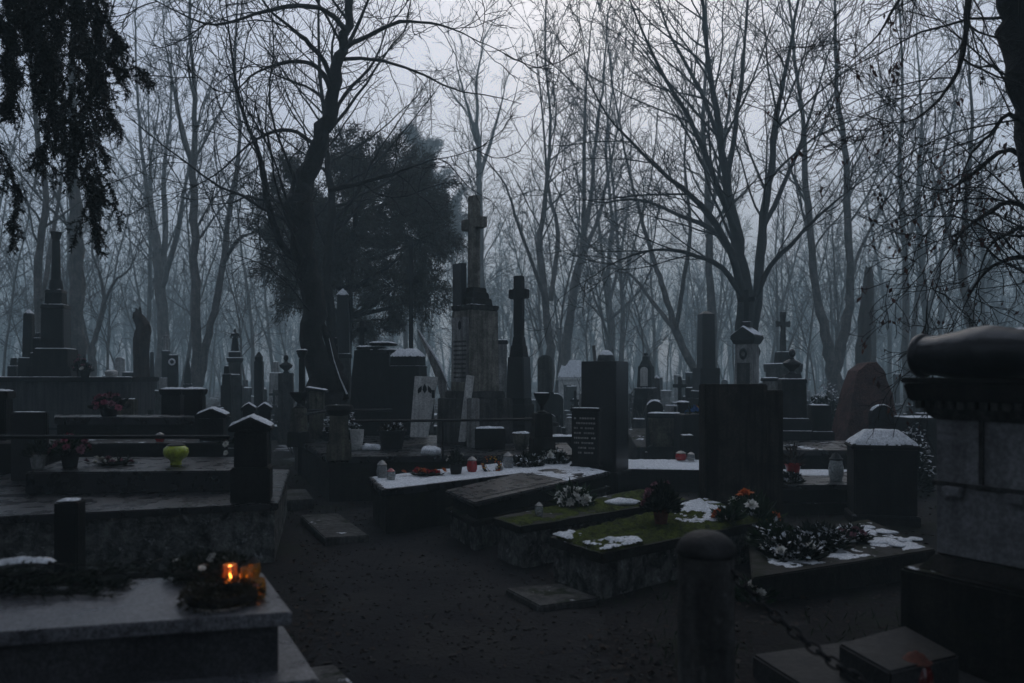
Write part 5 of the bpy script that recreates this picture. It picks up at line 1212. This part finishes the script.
# chunky monument with scroll roll at the right edge
ang = -59.0; r_ = thing('scroll_monument', 'massive stone tomb monument with a rolled scroll top at the right edge', 'monument', (2.14, 4.4, 0), ang)
Lm = 2.3; Dm = 1.0
def mbx(x0, x1, y0, y1, z0, z1): return MB().box((x0 + x1) / 2, (y0 + y1) / 2, z0, x1 - x0, y1 - y0, z1)
zp, zs, zc = .54, 1.40, 1.585
mbx(0, Lm, 0, Dm, -.08, zp).build('plinth', DARKM, r_, bevel=.015)
MB().box(Lm / 2, Dm / 2, zp - .004, Lm - .12, Dm - .12, zp + .09, Lm - .26, Dm - .26).build('base_moulding', DARKM, r_, bevel=.01)
mbx(.13, Lm - .13, .13, Dm - .13, zp + .085, zs).build('die', GREY, r_, bevel=.01, rough=.003, cuts=2)
mbx(.115, Lm - .115, .115, Dm - .115, 1.0, 1.025).build('string_course', GREYD, r_, bevel=.004)
for xx in (.24, .56, .88, 1.2, 1.52, 1.84):
    MB().box(xx, .10, .955, .10, .05, 1.003).build('bracket', GREY, r_, bevel=.006)
    MB().box(xx + .14, .123, 1.03, .02, .02, zs - .01).build('pilaster_strip', GREYD, r_)
MB().box(Lm / 2, Dm / 2, zs - .05, Lm - .25, Dm - .25, zs + .02, Lm - .14, Dm - .14).build('frieze_moulding', GREYD, r_, bevel=.012)
b = MB()
for k_ in range(38): b.box(.075 + k_ * .058, .075, zs + .018, .034, .05, zs + .062)
b.build('dentils', GREYD, r_, bevel=.004)
mbx(.05, Lm - .05, .09, Dm - .05, zs + .015, zs + .065).build('dentil_course', GREYD, r_)
MB().box(Lm / 2, Dm / 2, zs + .06, Lm - .06, Dm - .06, zc - .03, Lm - .02, Dm - .02).build('cornice', DARKM, r_, bevel=.01)
mbx(.0, Lm, .0, Dm, zc - .028, zc).build('cornice_lip', DARKM, r_, bevel=.008)
prof = []
for k_ in range(61):
    xx = .03 + k_ * (Lm - .2) / 60
    rr_ = .105 + .045 * math.exp(-((xx - .38) / .2) ** 2) + .045 * math.exp(-((xx - .98) / .2) ** 2) + .03 * math.exp(-((xx - 1.6) / .3) ** 2) - .045 * math.exp(-((xx - .68) / .03) ** 2) - .02 * math.exp(-((xx - 1.28) / .04) ** 2)
    prof.append((rr_, xx))
b = MB(); b.lathe([(.001, .01), (.09, .015)] + prof + [(.001, Lm - .08)], 32, M=Matrix.Translation((0, .17, zc + .122)) @ Matrix.Rotation(pi / 2, 4, 'Y') @ Matrix.Rotation(0, 4, 'Z')); b.build('rolled_scroll', BLACK, r_, smooth=60, rough=.006, cuts=1)
b = MB(); b.tor((0, 0, 0), .095, .03, 28, 10, M=Matrix.Translation((.03, .17, zc + .122)) @ Matrix.Rotation(pi / 2, 4, 'Y')); b.build('scroll_end', BLACK, r_, smooth=60)
MB().box(Lm / 2, .62, zc - .003, Lm - .2, .5, zc + .10, Lm - .3, .4).build('scroll_bed', BLACK, r_, bevel=.03)
snow(r_, Lm * .8, .13, 0, .022, .75, c=(1.1, .17), zf=lambda x, y: zc + .122 + .128 * sqrt(max(0, 1 - (y / .12) ** 2)))
# steps in front of it
for pxs, z, lab in (([(752, 654), (880, 636), (1010, 690), (880, 735)], .10, 'low flat slab beneath the chain at lower right'), ([(838, 643), (905, 625), (960, 655), (890, 672)], .26, 'square stone step against the scroll monument')):
    P = quad(pxs, z); c = ctr(P); o = MB().prism(rel(P, c), -.06, z).build('stone_step', BOLL, bevel=.012); o.location = (c[0], c[1], 0); tag(o, lab, 'step')
lantern('squat dark lantern with an orange rim at the foot of the scroll monument', (X(916, 3.75), 3.75, .1), .2, .075, MAROON, lid=TERRA)
spray('flower_spray', 'pale and orange flower scraps lying at the bottom right edge', (X(888, 3.25), 3.25, .1), [WHITEF, ORANGEF], 3, .2)
# right low grave with snow and pebbles
rQ, qQ, cQ = grave('pebbled_grave', 'low wide grave slab strewn with snow and pebbles beside the bouquet', [(752, 578), (936, 549), (868, 519), (748, 538)], .2,
   [('top_slab', 0, .14, .2, DARKM, dict(bevel=.01)), ('base', -.04, -.06, .142, DARKM, dict(rough=.008, cuts=3))])
def onQ(px, py): return (*G(px, py, .205), .205)
polysnow(rQ, [(p[0] * .5 + .25, p[1] * .5 + .35) for p in qQ], .201, .03, .5)
for i_, (a, b_) in enumerate(((887, 533), (905, 541), (897, 546), (915, 540), (880, 543), (868, 528))):
    lump('white_pebble', ['flat white stone on the pebbled grave, farthest from the bouquet', 'white stone near the right edge of the pebbled grave', 'white stone nearest the front on the pebbled grave', 'white stone at the far right corner of the pebbled grave', 'large white stone in the middle of the pebbled grave', 'white stone at the back of the pebbled grave'][i_], onQ(a, b_), (.10 if i_ in (0, 4) else .06, .06, .014), seed=i_ + 20, cat='stone')
bouquet('snowy_bouquet', 'wide heap of dark greenery under snow on the pebbled grave', onQ(818, 547), .26, .17, [], None, LEAFD, 800, fr=.05, snowy=.62)
bouquet('snowy_bouquet', 'small dark clump with pinkish flowers on the pebbled grave', onQ(852, 540), .15, .12, [DPINK], None, LEAFD, 420, nf=7, fr=.035, snowy=.35)
bouquet('snowy_bouquet', 'broad dark leafy clump with snow at the front of the pebbled grave', onQ(792, 556), .27, .13, [WHITEF], None, LEAFD, 800, nf=4, fr=.045, snowy=.5)
bouquet('snowy_bouquet', 'dark evergreen clump between orange bouquet and the snowy greenery', onQ(772, 546), .22, .2, [], None, LEAFG, 500, fr=.05, snowy=.3)
polysnow(rQ, [(p[0] * .9 + .05, p[1] * .9 + .03) for p in qQ], .2015, .035, .46)
bouquet('leafy_plant', 'low green plant on the ground by the bollard chain', (*G(752, 600), 0), .16, .14, [WHITEF], None, LEAFG, 120, nf=2, fr=.05)
# dark box tomb with snowy hipped cap
mono('box_tomb', 'dark square box tomb under a hipped cap of snow', 'tomb', 881, 8.7, [('foot', 'box', 72, 72, 512, DARK), ('body', 'box', 66, 66, 447, DARK), ('eaves', 'box', 72, 72, 444, DARK), ('cap', 'hip', 72, 34, 431, DARK, .03, 1)], -14, dr=.75)
# platforms behind
P = [(X(745, 11), 11.0), (X(862, 11), 11.0), (X(858, 12.6), 12.6), (X(752, 12.6), 12.6)]; c = ctr(P); r_ = thing('black_platform', 'black stepped grave platform left of the snow capped box tomb', 'grave', (*c, 0)); q = rel(P, c)
MB().prism(q, .49, .56).build('top_slab', SLAB, r_, bevel=.01); MB().prism(off(q, -.04), -.06, .492).build('body', DARK, r_, bevel=.008); polysnow(r_, off(q, -.05), .561, .02, .28)
P = [(X(752, 9.2), 9.2), (X(862, 9.2), 9.2), (X(858, 10.75), 10.75), (X(760, 10.75), 10.75)]; c = ctr(P); r_ = thing('frosty_slab', 'grave slab with a frosty white half left of the box tomb', 'grave', (*c, 0)); q = rel(P, c)
MB().prism(q, .27, .33).build('top_slab', SLAB, r_, bevel=.01); MB().prism(off(q, -.04), -.06, .272).build('body', DARK, r_, bevel=.008); MB().prism(off(q, .06), -.06, .12).build('plinth', DARK, r_, bevel=.008)
polysnow(r_, [(p[0] * .95, p[1] * .4 + .38) for p in q], .331, .025, .9)
bouquet('red_planter', 'square red planter with dry sprigs on the frosty slab', (X(793, 10.0), 10.0, .345), .15, .3, [], (.1, .14), LEAFB, 90, fr=.05, potm=REDG)
r_ = lantern('tall milky glass lantern standing on the frosty slab', (X(836, 9.6), 9.6, .33), .34, .085, FROSTG, lid=DPOT)
bouquet('snowy_bouquet', 'small snow covered clump at the edge of the frosty slab', (X(790, 9.45), 9.45, .33), .17, .09, [], None, LEAFD, 400, fr=.04, snowy=.62)
# shrine, crosses, bust
r_ = mono('gabled_shrine', 'pale square shrine with gabled roof and dark wreath emblem', 'shrine', 747, 16.5, [('plinth', 'box', 36, 34, 392, GREYD), ('die', 'box', 26, 25, 344, PALED), ('cornice', 'box', 28, 34, 340, DARK, .02, .6), ('roof', 'gable', 35, 35, 327, DARK, .03, .8), ('pedestal', 'box', 14, 12, 322, DARK, .02), ('cross', 'cross', 16, 6, 290, DARK)], -38)
ww = mm(26, 16.5) / (cos(radians(38)) + sin(radians(38)))
o = MB().tor((0, 0, 0), .07, .028, 20, 8, M=Matrix.Rotation(pi / 2, 4, 'X') @ Matrix.Diagonal((.85, 1.25, 1, 1))).build('wreath_emblem', INK, r_, smooth=60); o.location = (0, -ww / 2 - .02, Z(354, 16.5))
b = MB(); b.box(0, -ww / 2 - .005, Z(385, 16.5), ww * .7, .02, Z(363, 16.5)); b.build('tablet', GREYD, r_, bevel=.004)
mono('trefoil_cross', 'ornate flared stone cross with snow left of the bust', 'cross', 783, 19.5, [('base', 'box', 30, 28, 372, GREYD), ('slab', 'box', 30, 32, 364, GREYD, .04), ('block', 'box', 15, 13, 352, DARK, .03), ('cross', 'flare', 15, 5, 312, GREYD, .03)], 6)
mono('bust_pedestal', 'dark bust on a square pedestal with snowy ledges', 'statue', 792, 13.2, [('step', 'box', 40, 39, 430, DARK, .03), ('base', 'box', 34, 33, 418, DARK, .03), ('pedestal', 'box', 27, 26, 383, DARKM), ('ledge', 'box', 28, 27, 379, DARK, .025, .9), ('plinth', 'box', 18, 17, 374, BLACK), ('bust', 'bust', 16, 16, 349, BLACK)], -8)
mono('block_headstone', 'plain square stone block with snow edge right of the bust pedestal', 'headstone', 819, 13.4, [('foot', 'box', 27, 26, 431, DARKM, .03), ('block', 'box', 21, 20, 405, DARKM, .025, 1)], -6)
mono('narrow_headstone', 'narrow pale headstone tucked behind the mossy headstone', 'headstone', 770, 15.5, [('slab', 'box', 14, 14, 381, PALED), ('cap', 'box', 18, 17, 378, DARK, .03)], 5, dr=.5)
# boulder
Yr = 14.3; b = MB(); pr = [(X(a, Yr) - X(862, Yr), Z(q, Yr)) for a, q in ((838, 450), (840, 425), (847, 395), (853, 372), (862, 364), (872, 362), (880, 372), (886, 395), (892, 425), (893, 450))]
b.xzprism(pr, -.33, .33); bmesh.ops.subdivide_edges(b.bm, edges=b.bm.edges[:], cuts=2, use_grid_fill=True)
for v in b.bm.verts:
    k_ = max(0, (v.co.z - .3) / 1.5); v.co.y *= (1 - .45 * k_)
r_ = thing('red_boulder', 'rough reddish boulder gravestone with a little snow on its crest', 'boulder', (X(862, Yr), Yr, 0)); b.build('boulder', REDST, r_, rough=.05, cuts=2, seed=4.2)
snow(r_, .32, .3, Z(366, Yr), .05, .75, c=(.12, 0), zf=lambda x, y: -.25 * abs(x) - .01)
mono('arched_headstone', 'small round arched headstone rimmed with snow before the boulder', 'headstone', 881, 11.5, [('slab', 'arch', 24, 24, 405, DARK, .03, 1)], 8, dr=.35)
bouquet('evergreen_shrub', 'dark leafy shrub with snow flecks left of the boulder', (X(826, 16.5), 16.5, 0), .52, 1.55, [], None, LEAFD, 2600, fr=.06, snowy=.3, cat='shrub')
bouquet('evergreen_shrub', 'low snowy shrub between box tomb and scroll monument', (X(912, 11), 11, 0), .34, .95, [], None, LEAFD, 1400, fr=.05, snowy=.4, cat='shrub')
mono('flat_tomb', 'dark flat tomb with a thin snow line right of the arched headstone', 'tomb', 922, 13.5, [('body', 'box', 44, 44, 421, DARK), ('lid', 'box', 48, 47, 417, DARK, .03, .9)], 4, dr=.8)

# ================================================================== CENTRE RIGHT GRAVES
r_ = mono('small_mausoleum', 'small pale chapel mausoleum with a snow covered roof in the fog', 'mausoleum', 572, 33, [('body', 'box', 28, 28, 380, PALE), ('eaves', 'box', 31, 31, 378, PALE), ('roof', 'hip', 31, 20, 362, GREY, .16, 1)], -20, dr=1.0)
MB().box(-.05, -.475, .05, .32, .06, 1.2).build('door', DARK, r_)
mono('domed_pillar', 'pillar with a domed cap of snow showing over the black slab', 'pillar', 606, 18, [('shaft', 'box', 15, 14, 364, PALED), ('cap', 'box', 17, 19, 361, PALED), ('dome', 'dome', 18, 18, 351, DARK, .05, 1)], 5)
r_ = thing('leaning_plank', 'narrow pale snowy plank leaning left of the domed pillar', 'plank', (X(596, 17), 17, 0)); MB().xzprism([(X(a, 17) - X(596, 17), Z(q, 17)) for a, q in ((598, 420), (603, 420), (595, 345), (592, 346))], -.03, .03).build('plank', PALED, r_)
r_ = mono('niche_monument', 'dark niche monument with a pale arched panel and small lantern top', 'monument', 646, 19, [('base', 'box', 28, 27, 398, DARK), ('ledge', 'box', 25, 25, 388, DARK, .03, .8), ('die', 'box', 20, 17, 366, DARK), ('shoulder', 'box', 15, 9, 360, DARK), ('cap', 'box', 9, 8, 356, DARK, .04, 1), ('finial', 'cyl', 5, 4, 353, DARK)], -25)
w_ = mm(20, 19) / (cos(radians(25)) + sin(radians(25))); b = MB(); b.xzprism(arch_prof(w_ * .5, Z(386, 19), Z(367, 19), 10), -w_ / 2 - .012, -w_ / 2 + .1); b.build('pale_panel', PALE, r_)
mono('mossy_sarcophagus', 'mossy trough shaped sarcophagus with snow on its rim', 'tomb', 664, 14, [('foot', 'box', 36, 34, 446, DARKM), ('body', 'box', 28, 34, 417, MOSSY), ('rim', 'box', 37, 36, 413, DARK, .03, .8)], -12, dr=.6)
mono('round_post', 'round post with a dome of snow left of the sarcophagus', 'post', 655, 15.5, [('shaft', 'cyl', 10, 10, 404, DARK), ('cap', 'cyl', 11, 12, 401, DARK, .05, 1)], 0)
mono('round_post', 'round post with a dome of snow before the black obelisk', 'post', 683, 14.5, [('shaft', 'cyl', 11, 11, 405, DARK), ('cap', 'cyl', 12, 13, 402, DARK, .05, 1)], 0)
mono('square_post', 'small square post with white top beside the sarcophagus', 'post', 687, 12.5, [('shaft', 'box', 13, 13, 435, DARKM, .03, 1)], 4)
mono('black_obelisk', 'thick black granite obelisk on a square base right of centre', 'obelisk', 706, 17, [('foot', 'box', 34, 33, 398, DARK), ('plinth', 'box', 29, 29, 391, DARK, .03), ('base', 'box', 24, 24, 368, BLACK), ('shaft', 'box', 16.5, 15, 314, BLACK), ('tip', 'hip', 15, 3, 311, BLACK)], 10)
mono('flower_ledge', 'low dark tomb ledge holding coloured flowers before the black obelisk', 'tomb', 694, 13.2, [('body', 'box', 34, 34, 414, DARK)], 4)
bouquet('coloured_flowers', 'round clump of blue flowers on the dark ledge', (X(692, 13.1), 13.1, Z(414, 13.1)), .11, .14, [BLUEF], None, LEAFG, 40, nf=14, fr=.05)
bouquet('coloured_flowers', 'clump of yellow and orange flowers on the dark ledge', (X(702, 13.2), 13.2, Z(414, 13.2)), .12, .2, [YELF, ORANGEF], None, LEAFG, 60, nf=14, fr=.05)
r_ = thing('white_vase', 'slim white vase at the end of the flower ledge', 'vase', (X(706, 12.85), 12.85, Z(414, 13.2))); MB().lathe([(.03, -.003), (.038, .08), (.03, .14), (.035, .16)], 14).build('vase', WPOT, r_, smooth=50)
P = [(X(610, 11.2), 11.2), (X(720, 11.0), 11.0), (X(716, 12.3), 12.3), (X(620, 12.4), 12.4)]; c = ctr(P); r_ = thing('white_covered_slab', 'flat slab fully covered with snow between black slab and mossy headstone', 'grave', (*c, 0)); q = rel(P, c)
MB().prism(q, -.06, .28).build('slab', DARK, r_, bevel=.01); polysnow(r_, q, .281, .04, 1)
lantern('red glass lantern on the snow covered slab', (X(681, 12.1), 12.1, .31), .14, .085, REDG); lantern('clear glass lantern beside the red one on the snow slab', (X(691, 12.0), 12.0, .31), .13, .06, CLEARG)
P = [(X(632, 14.5), 14.5), (X(652, 14.5), 14.5), (X(650, 16), 16.0), (X(632, 16), 16.0)]; c = ctr(P); r_ = thing('sloped_slab', 'sloping grey slab seen past the edge of the black slab', 'grave', (*c, 0)); b = MB(); b.box(0, 0, -.06, .42, 1.5, .28); 
for v in b.bm.verts:
    if v.co.z > 0 and v.co.y > 0: v.co.z += .25
b.build('slab', GREYD, r_, bevel=.01)
mono('low_kerb_grave', 'low kerbed grave with snow left of the inscribed stone', 'grave', 563, 12.6, [('kerb', 'box', 26, 26, 436, DARK, .04, 1)], 4, dr=.8)
# small graves lost between the trees
rg = random.Random(12); kinds = 0; spots = []
lab = {'cross': ('hazy_cross', 'small hazy stone cross standing far back in the fog', 'cross'), 'block': ('hazy_headstone', 'small hazy headstone with snow standing far back in the fog', 'headstone'), 'obelisk': ('hazy_obelisk', 'small hazy obelisk standing far back in the fog', 'obelisk'), 'pillar': ('hazy_pillar', 'small hazy stepped pillar with snow far back in the fog', 'pillar')}
used = {}
while kinds < 125:
    Y = rg.uniform(17, 40); px = rg.uniform(5, 1010)
    if any(abs(px - a) < 6 and abs(Y - b) < 2 for a, b in spots): continue
    spots.append((px, Y)); kinds += 1; k = rg.choice(('cross', 'block', 'obelisk', 'pillar', 'block', 'pillar')); s = 20 / Y * 1.0; n, l, ct = lab[k]
    h = rg.uniform(.7, 1.7) ; yt = HY + (CZ - h) * F / Y; yb = HY + (CZ - .35) * F / Y
    a = rg.uniform(-30, 30); w = rg.uniform(.3, .6) * F / Y; mt = rg.choice((DARK, GREYD, GREYD, PALED, DARKM))
    T = {'cross': [('base', 'box', w, w * .9, yb, mt, .04), ('block', 'box', w * .6, w * .5, (yb * .6 + yt * .4), mt, .03), ('cross', 'cross', w * .75, w * .22, yt, mt)],
         'block': [('base', 'box', w, w, yb, mt, .04), ('slab', rg.choice(('box', 'arch')), w * .75, w * .75, yt, mt, .04, .9)],
         'obelisk': [('base', 'box', w, w, yb, mt, .04), ('shaft', 'box', w * .5, w * .38, yt, mt), ('tip', 'hip', w * .4, w * .05, yt - 3, mt, .03)],
         'pillar': [('base', 'box', w, w, yb, mt, .04), ('die', 'box', w * .6, w * .55, (yb * .3 + yt * .7), mt), ('cap', 'box', w * .65, w * .72, yt, mt, .05, 1)]}[k]
    mono(n, l, ct, px, Y, T, a, dr=rg.uniform(.4, .9), group=l.split(' standing')[0].split(' with')[0].replace('small hazy', 'hazy far') + 's')
    # low grave beds in front of some
    if rg.random() < .55:
        q_ = mono('hazy_grave_bed', 'low grave bed with old snow far back in the fog', 'grave', px + rg.uniform(-10, 10), Y - 1.2, [('kerb', 'box', w * 1.3, w * 1.3, HY + (CZ - rg.uniform(.2, .5)) * F / (Y - 1.2), DARK, .04, rg.choice((.5, .8, 1)))], a, dr=1.2, group='low grave beds in the fog')

zones = [(135, 300), (300, 345), (540, 585), (632, 700), (775, 850), (905, 935)]; done = []
while len(done) < 44:
    a0, a1 = rg.choice(zones); px = rg.uniform(a0, a1); Y = rg.uniform(14, 21)
    if any(abs(px - a) < 7 and abs(Y - b) < 1.6 for a, b in done): continue
    done.append((px, Y)); h = rg.uniform(.55, 1.25); w = rg.uniform(.28, .46) * F / Y; q = lambda z: HY + (CZ - z) * F / Y; mt = rg.choice((DARK, GREYD, PALED, DARKM, GREYD)); a = rg.uniform(-35, 35)
    kind = len(done) % 4
    if kind == 0: mono('low_cross', 'low stone cross on a block among the crowded middle graves', 'cross', px, Y, [('base', 'box', w, w * .9, q(.22), mt, .05), ('block', 'box', w * .65, w * .55, q(h * .5), mt, .05), ('cross', 'cross', w * .7, w * .2, q(h + .25), mt, .03)], a, dr=.7, group='low crosses among the crowded graves')
    elif kind == 1: mono('low_headstone', 'low headstone with snow on top among the crowded middle graves', 'headstone', px, Y, [('base', 'box', w, w, q(.2), mt, .05), ('slab', rg.choice(('box', 'arch')), w * .8, w * .78, q(h), mt, .06, 1)], a, dr=.4, group='low headstones among the crowded graves')
    elif kind == 2: mono('low_pillar', 'low stepped pillar with snowy ledges among the crowded middle graves', 'pillar', px, Y, [('base', 'box', w, w * .95, q(.25), mt, .06), ('die', 'box', w * .65, w * .6, q(h * .75), mt), ('cap', 'box', w * .66, w * .78, q(h * .82), mt, .06, 1), ('top', 'box', w * .4, w * .32, q(h), mt, .05, 1)], a, dr=.9, group='low pillars among the crowded graves')
    else: mono('low_urn', 'low pedestal with a stone urn among the crowded middle graves', 'urn', px, Y, [('base', 'box', w, w * .95, q(.25), mt, .06), ('die', 'box', w * .6, w * .55, q(h * .65), mt, .04), ('urn', 'urn', w * .5, w * .5, q(h), mt)], a, dr=1, group='low urns among the crowded graves')

# ------------------------------------------------------------------ air, light, camera
m = bpy.data.materials.new('cold_mist'); m.use_nodes = True; nt = m.node_tree; nt.nodes.clear()
out = nt.nodes.new('ShaderNodeOutputMaterial'); pv = nt.nodes.new('ShaderNodeVolumePrincipled')
HAZE_D = .0102
pv.inputs['Color'].default_value = (.41, .53, .565, 1); pv.inputs['Density'].default_value = HAZE_D; pv.inputs['Anisotropy'].default_value = .25
nt.links.new(pv.outputs[0], out.inputs['Volume'])
bpy.context.view_layer.update(); zmax = max((o.matrix_world @ Vector(q)).z for o in SC.objects if o.type == 'MESH' for q in o.bound_box) + .4; print('TOP', zmax)
bpy.context.view_layer.update(); o = MB().box(0, 85, -1.2, 400, 240, zmax).build('haze', m); tag(o, 'cold grey mist filling the wood', 'mist', kind='stuff')

EL, AZ = radians(36), radians(7)
w = bpy.data.worlds.new('World'); SC.world = w; w.use_nodes = True; nt = w.node_tree; bg = nt.nodes['Background']
sky = nt.nodes.new('ShaderNodeTexSky'); sky.sky_type = 'NISHITA'; sky.sun_disc = False; sky.sun_elevation = EL; sky.sun_rotation = AZ
sky.air_density = 1.0; sky.dust_density = 3.0; sky.ozone_density = 2.0
# an even overcast layer veils most of the clear sky
hs = _mix(nt, .72, sky.outputs[0], (5.85, 6.6, 8.3))
nt.links.new(hs, bg.inputs[0]); bg.inputs[1].default_value = .15
sl = bpy.data.lights.new('sun', 'SUN'); sl.energy = .5; sl.angle = radians(60); sl.color = (1.0, .97, .93)
so = bpy.data.objects.new('sun', sl); COL.objects.link(so); so.rotation_euler = (pi / 2 - EL, 0, pi - AZ)

cam = bpy.data.cameras.new('camera'); co_ = bpy.data.objects.new('camera', cam); COL.objects.link(co_)
cam.sensor_width = 36; cam.lens = F * 36 / 1024; cam.shift_y = (HY - 341.5) / 1024; cam.clip_end = 600; cam.clip_start = .05
co_.location = (0, 0, CZ); co_.rotation_euler = (pi / 2, 0, 0); SC.camera = co_
cam.dof.use_dof = True; cam.dof.focus_distance = 11.0; cam.dof.aperture_fstop = 1.6
SC.view_settings.view_transform = 'Standard'; SC.view_settings.look = 'None'; SC.view_settings.gamma = 1; SC.view_settings.exposure = -0.3
SC.cycles.max_bounces = 8; SC.cycles.diffuse_bounces = 3; SC.cycles.glossy_bounces = 2; SC.cycles.transmission_bounces = 6; SC.cycles.volume_bounces = 2; SC.cycles.transparent_max_bounces = 8
SC.cycles.use_denoising = True; SC.cycles.denoiser = 'OPENIMAGEDENOISE'; SC.cycles.use_adaptive_sampling = True; SC.cycles.adaptive_threshold = .01
